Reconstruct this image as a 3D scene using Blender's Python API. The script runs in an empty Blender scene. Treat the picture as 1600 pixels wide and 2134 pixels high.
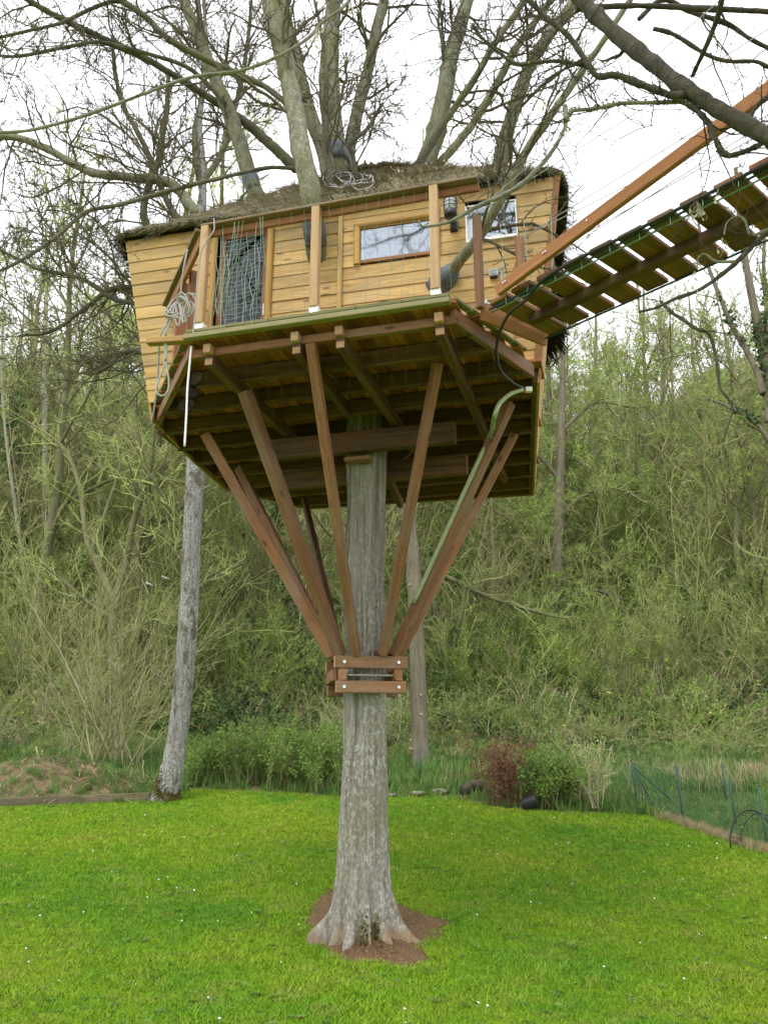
import bpy, math, random
import numpy as np
from mathutils import Matrix, Vector

rng = np.random.default_rng(7)
random.seed(7)
sc = bpy.context.scene
COL = sc.collection

# ------------------------------------------------------------------ camera
EYE = 1.6
FPX = 1725.0                       # focal length in photo pixels (photo is 1600 x 2134)
PITCH = math.atan((1560 - 1067) / FPX)
cam_d = bpy.data.cameras.new("camera")
cam = bpy.data.objects.new("camera", cam_d)
COL.objects.link(cam)
cam.location = (0, 0, EYE)
cam.rotation_euler = (math.pi / 2 + PITCH, 0, 0)
cam_d.sensor_fit = 'VERTICAL'
cam_d.sensor_height = 24.0
cam_d.lens = 24.0 * FPX / 2134
cam_d.clip_start = 0.05
cam_d.clip_end = 500
sc.camera = cam

# ------------------------------------------------------------------ light
SUN_EL, SUN_AZ = math.radians(60), math.radians(212)     # azimuth clockwise from +Y
world = bpy.data.worlds.new("World")
sc.world = world
world.use_nodes = True
wn = world.node_tree
for n in list(wn.nodes):
    wn.nodes.remove(n)
w_out = wn.nodes.new('ShaderNodeOutputWorld')
w_bg = wn.nodes.new('ShaderNodeBackground')
w_bg.inputs['Strength'].default_value = 0.11
w_sky = wn.nodes.new('ShaderNodeTexSky')
w_sky.sky_type = 'NISHITA'
w_sky.sun_disc = False
w_sky.sun_elevation = SUN_EL
w_sky.sun_rotation = SUN_AZ
w_tc = wn.nodes.new('ShaderNodeTexCoord')
w_noise = wn.nodes.new('ShaderNodeTexNoise')
w_noise.inputs['Scale'].default_value = 2.2
w_noise.inputs['Detail'].default_value = 6
w_noise.inputs['Roughness'].default_value = 0.55
w_map = wn.nodes.new('ShaderNodeMapping')
w_map.inputs['Scale'].default_value = (1, 1, 2.5)
w_ramp = wn.nodes.new('ShaderNodeValToRGB')
w_ramp.color_ramp.elements[0].position = 0.3
w_ramp.color_ramp.elements[0].color = (0.84, 0.86, 0.92, 1)
w_ramp.color_ramp.elements[1].position = 0.62
w_ramp.color_ramp.elements[1].color = (1.0, 1.0, 1.02, 1)
w_mul = wn.nodes.new('ShaderNodeVectorMath')
w_mul.operation = 'SCALE'
w_mul.inputs['Scale'].default_value = 9.0
w_mix = wn.nodes.new('ShaderNodeMix')
w_mix.data_type = 'RGBA'
w_mix.inputs[0].default_value = 0.93
L = wn.links.new
L(w_tc.outputs['Generated'], w_map.inputs['Vector'])
L(w_map.outputs['Vector'], w_noise.inputs['Vector'])
L(w_noise.outputs['Fac'], w_ramp.inputs['Fac'])
L(w_ramp.outputs['Color'], w_mul.inputs[0])
L(w_sky.outputs['Color'], w_mix.inputs[6])
L(w_mul.outputs['Vector'], w_mix.inputs[7])
L(w_mix.outputs[2], w_bg.inputs['Color'])
L(w_bg.outputs['Background'], w_out.inputs['Surface'])

sun_d = bpy.data.lights.new("sun", 'SUN')
sun_d.energy = 0.9
sun_d.angle = math.radians(24)
sun_d.color = (1.0, 0.95, 0.87)
sun = bpy.data.objects.new("sun", sun_d)
COL.objects.link(sun)
sdir = Vector((math.sin(SUN_AZ) * math.cos(SUN_EL), math.cos(SUN_AZ) * math.cos(SUN_EL), math.sin(SUN_EL)))
sun.rotation_euler = sdir.to_track_quat('Z', 'Y').to_euler()

sc.view_settings.view_transform = 'Standard'
sc.view_settings.look = 'None'
sc.view_settings.gamma = 1.0
sc.view_settings.exposure = 1.15
sc.view_settings.use_curve_mapping = False
try:
    sc.cycles.max_bounces = 6
    sc.cycles.diffuse_bounces = 3
    sc.cycles.transparent_max_bounces = 8
    sc.cycles.use_denoising = True
except Exception:
    pass

# ------------------------------------------------------------------ measuring helpers
_c, _s = math.cos(PITCH), math.sin(PITCH)


def ray(px, py):
    u = (px - 800) / FPX
    v = (1067 - py) / FPX
    return np.array([u, _c - v * _s, _s + v * _c])


CAMP = np.array([0, 0, EYE])


def at_z(px, py, z):
    d = ray(px, py)
    return CAMP + d * (z - EYE) / d[2]


def at_y(px, py, y):
    d = ray(px, py)
    return CAMP + d * y / d[1]


def at_plane(px, py, p0, n):
    d = ray(px, py)
    return CAMP + d * np.dot(np.asarray(p0) - CAMP, n) / np.dot(d, n)


def hill_foot(x):
    return 21.5 + 0.9 * np.sin(x * 0.21 + 1.0)


def ground_z(x, y):
    x = np.asarray(x, float)
    y = np.asarray(y, float)
    t = y - 7.3
    ramp = 0.115 * (t + np.sqrt(t * t + 0.8)) / 2
    ramp = np.minimum(ramp, 0.115 * 13.5 + 0 * ramp)
    h = y - hill_foot(x)
    slope = 0.64 - 0.002 * np.clip(x + 4, 0, 60)
    hl = slope * (h + np.sqrt(h * h + 3.0)) / 2
    top = 26 + 2.5 * np.sin(x * 0.12) - 0.03 * np.clip(x, -5, 40)
    hl = top * (1 - np.exp(-hl / top * 1.15))
    return ramp + hl - 0.02


def at_ground(px, py):
    d = ray(px, py)
    t = 1.0
    for i in range(4000):
        p = CAMP + d * t
        if p[2] <= ground_z(p[0], p[1]):
            return p
        t += 0.02
    return p


# ------------------------------------------------------------------ object helpers
def props(o, label=None, cat=None, group=None, kind=None):
    if label:
        o['label'] = label
    if cat:
        o['category'] = cat
    if group:
        o['group'] = group
    if kind:
        o['kind'] = kind
    return o


def thing(name, loc, label, cat, group=None):
    o = bpy.data.objects.new(name, None)
    COL.objects.link(o)
    o.location = loc
    o.empty_display_size = 0.2
    return props(o, label, cat, group)


def world_of(o):
    m = o.matrix_basis.copy()
    p = o.parent
    while p is not None:
        m = p.matrix_basis @ m
        p = p.parent
    return m


def put(name, me, parent=None, M=None):
    o = bpy.data.objects.new(name, me)
    COL.objects.link(o)
    M = M if M is not None else Matrix.Identity(4)
    if parent is not None:
        o.parent = parent
        o.matrix_basis = world_of(parent).inverted() @ M
    else:
        o.matrix_basis = M
    return o


def mesh_np(name, V, Q=None, T=None, mat=None, smooth=False):
    me = bpy.data.meshes.new(name)
    V = np.asarray(V, np.float32)
    loops, starts, tot = [], [], 0
    if Q is not None and len(Q):
        Q = np.asarray(Q, np.int32)
        loops.append(Q.ravel())
        starts.append(np.arange(len(Q)) * 4)
        tot = len(Q) * 4
    if T is not None and len(T):
        T = np.asarray(T, np.int32)
        loops.append(T.ravel())
        starts.append(tot + np.arange(len(T)) * 3)
    loops = np.concatenate(loops).astype(np.int32)
    starts = np.concatenate(starts).astype(np.int32)
    me.vertices.add(len(V))
    me.vertices.foreach_set('co', V.ravel())
    me.loops.add(len(loops))
    me.loops.foreach_set('vertex_index', loops)
    me.polygons.add(len(starts))
    me.polygons.foreach_set('loop_start', starts)
    me.update(calc_edges=True)
    me.validate()
    me.polygons.foreach_set('use_smooth', np.full(len(me.polygons), bool(smooth)))
    if mat is not None:
        me.materials.append(mat)
    return me


def mesh_py(name, V, Fc, mat=None, smooth=False):
    me = bpy.data.meshes.new(name)
    me.from_pydata([tuple(map(float, v)) for v in V], [], Fc)
    me.update()
    if smooth:
        for p in me.polygons:
            p.use_smooth = True
    if mat is not None:
        me.materials.append(mat)
    return me


class Geo:
    """collects quads and triangles for one mesh"""
    def __init__(self):
        self.V, self.Q, self.T, self.n = [], [], [], 0

    def add(self, V, Q=None, T=None):
        V = np.asarray(V, float).reshape(-1, 3)
        if Q is not None and len(Q):
            self.Q.append(np.asarray(Q) + self.n)
        if T is not None and len(T):
            self.T.append(np.asarray(T) + self.n)
        self.V.append(V)
        self.n += len(V)

    def tube(self, P, R, S=8, cap=True):
        P = np.asarray(P, float)
        R = np.broadcast_to(np.asarray(R, float), (len(P),))
        V, Q = tubes(P[None], R[None], S)
        T = []
        if cap:
            for k in range(1, S - 1):
                T.append((0, k + 1, k))
                b = (len(P) - 1) * S
                T.append((b, b + k, b + k + 1))
        self.add(V, Q, np.array(T, int).reshape(-1, 3))

    def box(self, c, half, M=None, ch=0.0):
        V, Fq, Ft = chamfer_box(2 * half[0], 2 * half[1], 2 * half[2], ch or min(half) * 0.12)
        V = V + 0
        if M is not None:
            V = V @ np.array(M).T
        self.add(V + np.asarray(c), Fq, Ft)

    def mesh(self, name, mat, smooth=False):
        Q = np.concatenate(self.Q) if self.Q else None
        T = np.concatenate(self.T) if self.T else None
        return mesh_np(name, np.concatenate(self.V), Q, T, mat, smooth)


def rough_tube(P, R, S=14, amt=0.07, knots=0.02):
    """bark-like tube: dense rings, uneven section, occasional knots"""
    P = np.asarray(P, float)
    R = np.asarray(R, float)
    seg = np.r_[0, np.cumsum(np.linalg.norm(np.diff(P, axis=0), axis=1))]
    step = max(np.median(R) * 0.75, 0.008)
    K = int(np.clip(seg[-1] / step, 8, 220))
    q = np.linspace(0, seg[-1], K)
    P2 = np.stack([np.interp(q, seg, P[:, c]) for c in range(3)], 1)
    R2 = np.interp(q, seg, R)
    for _ in range(2):
        P2[1:-1] = (P2[:-2] + 2 * P2[1:-1] + P2[2:]) / 4
    n = rng.normal(size=K)
    n = np.convolve(n, [.25, .5, .25], 'same')
    R2 = R2 * (1 + amt * n)
    kn = rng.random(K) < knots
    R2 = R2 * np.where(kn, 1.16, 1)
    V, Q = tubes(P2[None], R2[None], S)
    ctr = np.repeat(P2, S, 0)
    w = rng.normal(size=(K, S))
    w = .5 * w + .25 * np.roll(w, 1, 0) + .25 * np.roll(w, -1, 0)
    V = ctr + (V - ctr) * (1 + amt * .9 * w.reshape(-1, 1))
    T = [(0, k + 1, k) for k in range(1, S - 1)]
    b = (K - 1) * S
    T += [(b, b + k, b + k + 1) for k in range(1, S - 1)]
    return V, Q, np.array(T)


def tubes(P, R, S):
    """P [N,K,3], R [N,K] -> verts, quads"""
    N, K, _ = P.shape
    Tn = np.empty_like(P)
    Tn[:, 1:-1] = P[:, 2:] - P[:, :-2]
    Tn[:, 0] = P[:, 1] - P[:, 0]
    Tn[:, -1] = P[:, -1] - P[:, -2]
    Tn /= np.linalg.norm(Tn, axis=2, keepdims=True) + 1e-9
    ov = np.abs(P[:, -1] - P[:, 0])
    ref = np.zeros((N, 3))
    ref[np.arange(N), np.argmin(ov, axis=1)] = 1
    A = np.cross(Tn, ref[:, None, :])
    A /= np.linalg.norm(A, axis=2, keepdims=True) + 1e-9
    B = np.cross(Tn, A)
    ang = np.arange(S) * 2 * math.pi / S
    V = P[:, :, None, :] + R[:, :, None, None] * (np.cos(ang)[None, None, :, None] * A[:, :, None, :]
                                                  + np.sin(ang)[None, None, :, None] * B[:, :, None, :])
    idx = np.arange(N * K * S).reshape(N, K, S)
    a = idx[:, :-1, :]
    b = np.roll(idx, -1, axis=2)[:, :-1, :]
    c = np.roll(idx, -1, axis=2)[:, 1:, :]
    d = idx[:, 1:, :]
    Q = np.stack([a, b, c, d], axis=-1).reshape(-1, 4)
    return V.reshape(-1, 3), Q


def chamfer_box(Lx, Ly, Lz, c):
    hx, hy, hz = Lx / 2, Ly / 2, Lz / 2
    c = min(c, hx * 0.8, hy * 0.8, hz * 0.8)
    V, ix = [], {}
    for sx in (-1, 1):
        for sy in (-1, 1):
            for sz in (-1, 1):
                for ax in range(3):
                    h = [hx - c, hy - c, hz - c]
                    h[ax] += c
                    ix[(sx, sy, sz, ax)] = len(V)
                    V.append((sx * h[0], sy * h[1], sz * h[2]))
    V = np.array(V)
    Q, T = [], []

    def order(ids):
        pts = V[ids]
        ctr = pts.mean(0)
        n = ctr / (np.linalg.norm(ctr) + 1e-9)
        if len(ids) == 4:
            n = np.cross(pts[1] - pts[0], pts[2] - pts[0])
            n = n / (np.linalg.norm(n) + 1e-12)
            if np.dot(n, ctr) < 0:
                n = -n
        a = pts[0] - ctr
        a = a / np.linalg.norm(a)
        b = np.cross(n, a)
        an = [math.atan2(np.dot(p - ctr, b), np.dot(p - ctr, a)) for p in pts]
        return [ids[i] for i in np.argsort(an)]
    for ax in range(3):
        for s in (-1, 1):
            ids = [v for k, v in ix.items() if k[3] == ax and k[ax] == s]
            Q.append(order(ids))
    for ax in range(3):                      # edges along axis ax
        o1, o2 = [i for i in range(3) if i != ax]
        for s1 in (-1, 1):
            for s2 in (-1, 1):
                ids = [v for k, v in ix.items() if k[o1] == s1 and k[o2] == s2 and k[3] != ax]
                Q.append(order(ids))
    for sx in (-1, 1):
        for sy in (-1, 1):
            for sz in (-1, 1):
                T.append(order([ix[(sx, sy, sz, a)] for a in range(3)]))
    return V, np.array(Q), np.array(T)


def frame_from(p0, p1, up=(0, 0, 1)):
    p0, p1 = Vector(p0), Vector(p1)
    x = (p1 - p0).normalized()
    u = Vector(up)
    y = u.cross(x)
    if y.length < 1e-4:
        y = Vector((0, 1, 0)).cross(x)
    y.normalize()
    z = x.cross(y)
    M = Matrix((x, y, z)).transposed().to_4x4()
    M.translation = (p0 + p1) / 2
    return M


_box_cache = {}


def beam(name, p0, p1, w, h, mat, parent=None, up=(0, 0, 1), ch=0.005, off=(0, 0)):
    """timber from p0 to p1 (axis), w across, h in the up direction; off shifts (across, up)"""
    M = frame_from(p0, p1, up)
    M = M @ Matrix.Translation((0, off[0], off[1]))
    Ln = (Vector(p1) - Vector(p0)).length
    key = (round(Ln, 3), round(w, 4), round(h, 4), mat.name, ch)
    me = _box_cache.get(key)
    if me is None:
        V, Q, T = chamfer_box(Ln, w, h, ch)
        me = mesh_np(name, V, Q, T, mat)
        _box_cache[key] = me
    return put(name, me, parent, M)


def smooth_path(P, k=5):
    """Catmull-Rom through rows of P (any number of columns)"""
    P = np.asarray(P, float)
    E = np.vstack([2 * P[0] - P[1], P, 2 * P[-1] - P[-2]])
    out = []
    for i in range(1, len(E) - 2):
        for t in np.arange(k) / k:
            a, b, c, d = E[i - 1], E[i], E[i + 1], E[i + 2]
            out.append(0.5 * (2 * b + (c - a) * t + (2 * a - 5 * b + 4 * c - d) * t * t + (3 * b - a - 3 * c + d) * t ** 3))
    out.append(P[-1])
    return np.array(out)


# ------------------------------------------------------------------ materials
class Mat:
    def __init__(self, name):
        self.m = bpy.data.materials.new(name)
        self.m.use_nodes = True
        self.t = self.m.node_tree
        self.bsdf = self.t.nodes['Principled BSDF']
        self.tc = self.t.nodes.new('ShaderNodeTexCoord')
        self.oi = self.t.nodes.new('ShaderNodeObjectInfo')

    def n(self, typ, **kw):
        nd = self.t.nodes.new(typ)
        for k, v in kw.items():
            setattr(nd, k, v)
        return nd

    def link(self, a, b):
        self.t.links.new(a, b)

    def coords(self, scale=(1, 1, 1), rand=True, src='Object'):
        mp = self.n('ShaderNodeMapping')
        mp.inputs['Scale'].default_value = scale
        self.link(self.tc.outputs[src], mp.inputs['Vector'])
        if rand:
            mu = self.n('ShaderNodeMath', operation='MULTIPLY')
            mu.inputs[1].default_value = 57.3
            self.link(self.oi.outputs['Random'], mu.inputs[0])
            self.link(mu.outputs[0], mp.inputs['Location'])
        return mp.outputs['Vector']

    def noise(self, vec, scale=1.0, detail=4, rough=0.55, dist=0.0):
        nd = self.n('ShaderNodeTexNoise')
        nd.inputs['Scale'].default_value = scale
        nd.inputs['Detail'].default_value = detail
        nd.inputs['Roughness'].default_value = rough
        nd.inputs['Distortion'].default_value = dist
        self.link(vec, nd.inputs['Vector'])
        return nd.outputs['Fac']

    def ramp(self, fac, stops):
        nd = self.n('ShaderNodeValToRGB')
        cr = nd.color_ramp
        while len(cr.elements) < len(stops):
            cr.elements.new(0.5)
        for e, (p, c) in zip(cr.elements, stops):
            e.position = p
            e.color = (*c, 1) if len(c) == 3 else c
        self.link(fac, nd.inputs['Fac'])
        return nd.outputs['Color']

    def step(self, fac, a, b):
        return self.ramp(fac, [(a, (0, 0, 0)), (b, (1, 1, 1))])

    def mix(self, fac, a, b, blend='MIX'):
        nd = self.n('ShaderNodeMix', data_type='RGBA', blend_type=blend)
        if isinstance(fac, (int, float)):
            nd.inputs[0].default_value = fac
        else:
            self.link(fac, nd.inputs[0])
        for i, v in ((6, a), (7, b)):
            if isinstance(v, tuple):
                nd.inputs[i].default_value = (*v, 1)
            else:
                self.link(v, nd.inputs[i])
        return nd.outputs[2]

    def math(self, op, a, b):
        nd = self.n('ShaderNodeMath', operation=op)
        for i, v in ((0, a), (1, b)):
            if isinstance(v, (int, float)):
                nd.inputs[i].default_value = v
            else:
                self.link(v, nd.inputs[i])
        return nd.outputs[0]

    def tint(self, col, lo=0.8, hi=1.15):
        mr = self.n('ShaderNodeMapRange')
        mr.inputs['To Min'].default_value = lo
        mr.inputs['To Max'].default_value = hi
        self.link(self.oi.outputs['Random'], mr.inputs['Value'])
        sc_ = self.n('ShaderNodeVectorMath', operation='SCALE')
        self.link(col, sc_.inputs[0])
        self.link(mr.outputs[0], sc_.inputs['Scale'])
        return sc_.outputs['Vector']

    def up_fac(self, lo, hi):
        g = self.n('ShaderNodeNewGeometry')
        sp = self.n('ShaderNodeSeparateXYZ')
        self.link(g.outputs['Normal'], sp.inputs[0])
        return self.step(sp.outputs['Z'], lo, hi)

    def done(self, col, rough=0.8, bump=None, bstr=0.4, bdist=0.01, spec=0.3, metal=0.0):
        if isinstance(col, tuple):
            self.bsdf.inputs['Base Color'].default_value = (*col, 1)
        else:
            self.link(col, self.bsdf.inputs['Base Color'])
        self.bsdf.inputs['Roughness'].default_value = rough
        self.bsdf.inputs['Specular IOR Level'].default_value = spec
        self.bsdf.inputs['Metallic'].default_value = metal
        if bump is not None:
            b = self.n('ShaderNodeBump')
            b.inputs['Strength'].default_value = bstr
            b.inputs['Distance'].default_value = bdist
            self.link(bump, b.inputs['Height'])
            self.link(b.outputs['Normal'], self.bsdf.inputs['Normal'])
        return self.m


def wood(name, light, dark, knot=0.5, moss=None, moss_amt=(0.5, 0.7), lo=0.8, hi=1.12, rough=0.7, grey=0.0, axis='X'):
    m = Mat(name)
    st = {'X': (1.3, 22, 22), 'Z': (22, 22, 1.3)}[axis]
    g = m.noise(m.coords(st), 1.0, 6, 0.6, 0.7)
    col = m.ramp(g, [(0.30, dark), (0.62, light)])
    fs = {'X': (5, 130, 130), 'Z': (130, 130, 5)}[axis]
    fine = m.noise(m.coords(fs), 1.0, 3, 0.6)
    col = m.mix(m.step(fine, 0.56, 0.75), col, tuple(v * 0.62 for v in dark))
    big = m.noise(m.coords((1.7, 6, 6)), 1.0, 3)
    col = m.mix(m.math('MULTIPLY', m.step(big, 0.48, 0.72), 0.4), col, tuple(v * 0.75 for v in dark))
    if grey:
        col = m.mix(m.math('MULTIPLY', m.step(m.noise(m.coords((2.5, 7, 7)), 1.0, 4), 0.45, 0.65), grey), col, (0.27, 0.23, 0.18))
    if knot:
        vo = m.n('ShaderNodeTexVoronoi')
        vo.inputs['Scale'].default_value = 1.0
        ks = {'X': (3.2, 9, 9), 'Z': (9, 9, 3.2)}[axis]
        m.link(m.coords(ks), vo.inputs['Vector'])
        k = m.ramp(vo.outputs['Distance'], [(0.07, (1, 1, 1)), (0.17, (0, 0, 0))])
        col = m.mix(m.math('MULTIPLY', k, knot), col, (dark[0] * 0.35, dark[1] * 0.28, dark[2] * 0.25))
    col = m.tint(col, lo, hi)
    if moss:
        mf = m.step(m.noise(m.coords((4, 4, 4), src='Object'), 1.0, 5, 0.65), *moss_amt)
        col = m.mix(mf, col, moss)
    h = m.math('ADD', m.math('MULTIPLY', g, 0.5), fine)
    return m.done(col, rough, h, 0.35, 0.004)


M_PLANK = wood('honey_larch_plank', (0.60, 0.405, 0.145), (0.44, 0.27, 0.08), 0.75, lo=0.78, hi=1.1, rough=0.6, grey=0.3)
M_LOG = wood('honey_half_log', (0.52, 0.31, 0.075), (0.40, 0.22, 0.05), 0.25, rough=0.5)
M_LOGV = wood('honey_half_log_upright', (0.52, 0.31, 0.075), (0.40, 0.22, 0.05), 0.25, rough=0.5, axis='X')
M_POST = wood('planed_tan_timber', (0.52, 0.35, 0.19), (0.42, 0.26, 0.13), 0.35, lo=0.92, hi=1.05)
M_RAIL = wood('brown_rail_timber', (0.34, 0.165, 0.065), (0.23, 0.10, 0.04), 0.35)
M_RAILTOP = wood('weathered_grey_brown_timber', (0.30, 0.215, 0.13), (0.19, 0.13, 0.075), 0.2, grey=0.4)
M_STRUT = wood('red_brown_timber', (0.32, 0.15, 0.066), (0.18, 0.078, 0.034), 0.8, lo=0.75, hi=1.2, moss=(0.17, 0.115, 0.035), moss_amt=(0.55, 0.8), grey=0.35)
M_ORANGE = wood('orange_stained_timber', (0.43, 0.195, 0.08), (0.31, 0.125, 0.048), 0.5)
M_ENDGRAIN = wood('pale_end_grain', (0.50, 0.32, 0.18), (0.40, 0.22, 0.11), 0.0)
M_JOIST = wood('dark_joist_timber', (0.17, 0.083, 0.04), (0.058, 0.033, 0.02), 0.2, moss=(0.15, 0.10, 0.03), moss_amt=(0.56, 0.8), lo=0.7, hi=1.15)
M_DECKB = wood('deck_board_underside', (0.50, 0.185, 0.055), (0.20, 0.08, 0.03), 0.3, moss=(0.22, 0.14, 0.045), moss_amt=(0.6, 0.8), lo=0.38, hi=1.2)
M_MOSSY = wood('mossy_green_board', (0.24, 0.215, 0.10), (0.13, 0.125, 0.05), 0.1, moss=(0.14, 0.155, 0.045), moss_amt=(0.45, 0.7), grey=0.3)
M_SLAT = wood('bridge_slat_timber', (0.29, 0.13, 0.055), (0.13, 0.06, 0.03), 0.3, moss=(0.12, 0.12, 0.04), moss_amt=(0.55, 0.78), lo=0.7, hi=1.2)
M_SIDEB = wood('pale_upright_board', (0.50, 0.31, 0.12), (0.40, 0.22, 0.075), 0.3)
M_INSIDE = wood('cabin_lining', (0.17, 0.085, 0.03), (0.10, 0.05, 0.02), 0.1)


M_BATTEN = wood('pale_mossy_batten', (0.36, 0.32, 0.17), (0.25, 0.22, 0.10), 0.1, moss=(0.22, 0.23, 0.07), moss_amt=(0.55, 0.8), grey=0.2)
M_EDGING = wood('old_edging_timber', (0.20, 0.165, 0.10), (0.10, 0.08, 0.05), 0.2, moss=(0.11, 0.11, 0.03), moss_amt=(0.5, 0.7))


def plain(name, col, rough=0.5, metal=0.0, var=0.15, spec=0.4, scale=30):
    m = Mat(name)
    nz = m.noise(m.coords((1, 1, 1)), scale, 3)
    c = m.ramp(nz, [(0.3, tuple(v * (1 - var) for v in col)), (0.7, tuple(min(v * (1 + var), 1) for v in col))])
    return m.done(c, rough, nz, 0.1, 0.002, spec, metal)


M_WHITE = plain('white_painted_metal', (0.88, 0.88, 0.88), 0.45, var=0.03)
M_STEEL = plain('galvanised_steel', (0.62, 0.62, 0.60), 0.35, 0.8)
M_WIREG = plain('green_coated_wire', (0.13, 0.25, 0.17), 0.45)
M_WIREP = plain('pale_green_wire', (0.26, 0.36, 0.27), 0.45)
M_WIRES = plain('steel_cable', (0.42, 0.42, 0.42), 0.45, 0.3)
M_ROPE = plain('grey_rope', (0.36, 0.36, 0.34), 0.9, var=0.35, scale=140)
M_ROPEW = plain('white_rope', (0.80, 0.80, 0.79), 0.85, var=0.15, scale=140)
M_BLACK = plain('black_plastic', (0.022, 0.024, 0.026), 0.45)
M_DISC = plain('dark_wood_disc', (0.022, 0.016, 0.010), 0.9, var=0.4, scale=12, spec=0.02)
M_RUBBER = plain('blue_grey_rubber', (0.085, 0.105, 0.115), 0.65, var=0.35, scale=14)
M_HOSE = plain('dark_blue_green_hose', (0.02, 0.075, 0.085), 0.4)
M_PIPE = plain('pale_green_pipe', (0.30, 0.36, 0.20), 0.5)
M_FENCE = plain('green_fence_metal', (0.05, 0.10, 0.085), 0.6, spec=.2)
M_RED = plain('red_plastic', (0.5, 0.03, 0.02), 0.4)
M_STONE = plain('pale_stone', (0.21, 0.195, 0.15), 0.9, var=0.4, scale=9)
M_BIN = plain('black_bucket_plastic', (0.03, 0.03, 0.035), 0.4)


def glass_mat(name, refl):
    m = Mat(name)
    t = m.t
    t.nodes.remove(m.bsdf)
    out = t.nodes['Material Output']
    gl = m.n('ShaderNodeBsdfGlossy')
    gl.inputs['Roughness'].default_value = 0.03
    gl.inputs['Color'].default_value = (0.90, 0.94, 1.0, 1)
    tr = m.n('ShaderNodeBsdfTransparent')
    tr.inputs['Color'].default_value = (0.75, 0.8, 0.82, 1)
    mx = m.n('ShaderNodeMixShader')
    mx.inputs[0].default_value = refl
    m.link(tr.outputs[0], mx.inputs[1])
    m.link(gl.outputs[0], mx.inputs[2])
    m.link(mx.outputs[0], out.inputs['Surface'])
    return m.m


M_GLASS = glass_mat('window_glass', 0.27)
M_GLASSD = glass_mat('door_glass', 0.035)


def bark(name, base, dark, lichen, moss, lichen_amt=(0.56, 0.68), moss_amt=(0.55, 0.75), streak=(9, 9, 1.6), bstr=0.6, fine=60, lo=0.85, hi=1.1, broad=None, dirt=False):
    m = Mat(name)
    a = m.noise(m.coords(streak), 1.0, 7, 0.65, 0.5)
    col = m.ramp(a, [(0.30, dark), (0.60, base)])
    b = m.noise(m.coords((fine, fine, fine * 0.35)), 1.0, 4, 0.7)
    col = m.mix(m.math('MULTIPLY', m.step(b, 0.5, 0.66), 0.65), col, dark)
    big = m.noise(m.coords((2.1, 2.1, 1.0)), 1.0, 5, 0.6)
    sp = m.noise(m.coords((38, 38, 24)), 1.0, 5, 0.75)
    lf = m.math('MULTIPLY', m.step(sp, *lichen_amt), m.step(big, 0.35, 0.6))
    col = m.mix(lf, col, lichen)
    mo = m.noise(m.coords((3.3, 3.3, 1.3)), 1.0, 6, 0.65)
    col = m.mix(m.math('MULTIPLY', m.step(mo, *moss_amt), 0.8), col, moss)
    h = m.math('ADD', a, m.math('MULTIPLY', b, 0.5))
    if broad:
        bs = m.noise(m.coords(broad[0]), 1.0, 6, 0.62, 0.3)
        bf = m.step(bs, *broad[1])
        col = m.mix(m.math('MULTIPLY', bf, broad[3]), col, broad[2])
        h = m.math('SUBTRACT', h, m.math('MULTIPLY', bf, 0.5))
    col = m.tint(col, lo, hi)
    if dirt:
        sp_ = m.n('ShaderNodeSeparateXYZ')
        m.link(m.tc.outputs['Object'], sp_.inputs[0])
        dn = m.noise(m.coords((5, 5, 3), rand=False), 1.0, 5, 0.65)
        lvl = m.math('SUBTRACT', m.math('MULTIPLY', dn, 0.62), sp_.outputs['Z'])
        col = m.mix(m.math('MULTIPLY', m.step(lvl, 0.10, 0.20), 0.85), col, (0.30, 0.205, 0.125))
    return m.done(col, 0.9, h, bstr, 0.03, 0.15)


M_TRUNK = bark('pale_grey_trunk_bark', (0.40, 0.375, 0.315), (0.17, 0.15, 0.11), (0.58, 0.57, 0.53), (0.22, 0.215, 0.10), (0.50, 0.60), (0.50, 0.75), streak=(26, 26, 1.3), bstr=1.0, broad=((7.5, 7.5, .55), (.55, .66), (0.11, 0.095, 0.06), .8), dirt=True)
M_LIMB = bark('grey_green_limb_bark', (0.27, 0.265, 0.19), (0.12, 0.115, 0.07), (0.46, 0.46, 0.39), (0.16, 0.17, 0.055), (0.54, 0.64), (0.45, 0.7), streak=(16, 16, 6), bstr=.9, broad=((4, 4, 2), (.56, .7), (0.10, 0.10, 0.05), .6))
M_LEFTT = bark('mottled_grey_bark', (0.33, 0.33, 0.315), (0.12, 0.105, 0.08), (0.56, 0.56, 0.53), (0.16, 0.125, 0.035), (0.5, 0.6), (0.62, 0.8), streak=(26, 26, 3.5), fine=40, bstr=1.0, broad=((5, 5, 2.6), (.56, .64), (0.10, 0.075, 0.04), .75))
M_ASH = bark('brown_grey_bark', (0.23, 0.205, 0.145), (0.10, 0.088, 0.06), (0.30, 0.28, 0.22), (0.16, 0.16, 0.06), streak=(20, 20, 1.2))
M_DARKB = bark('dark_bough_bark', (0.115, 0.105, 0.075), (0.05, 0.046, 0.036), (0.24, 0.24, 0.20), (0.20, 0.19, 0.03), (0.62, 0.74), (0.64, 0.78), streak=(14, 14, 14))
M_PALEB = bark('pale_twig_bark', (0.29, 0.285, 0.22), (0.15, 0.145, 0.10), (0.42, 0.42, 0.37), (0.25, 0.25, 0.08), (0.6, 0.72), (0.6, 0.8), streak=(14, 14, 14))
M_WOODB = bark('woodland_bark', (0.19, 0.185, 0.10), (0.09, 0.088, 0.045), (0.34, 0.34, 0.25), (0.16, 0.19, 0.045), (0.55, 0.68), (0.5, 0.75), streak=(6, 6, 2), lo=0.75, hi=1.3)
M_BIRCH = bark('pale_stem_bark', (0.40, 0.385, 0.29), (0.24, 0.22, 0.15), (0.5, 0.5, 0.44), (0.25, 0.26, 0.10), streak=(8, 8, 3))


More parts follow.
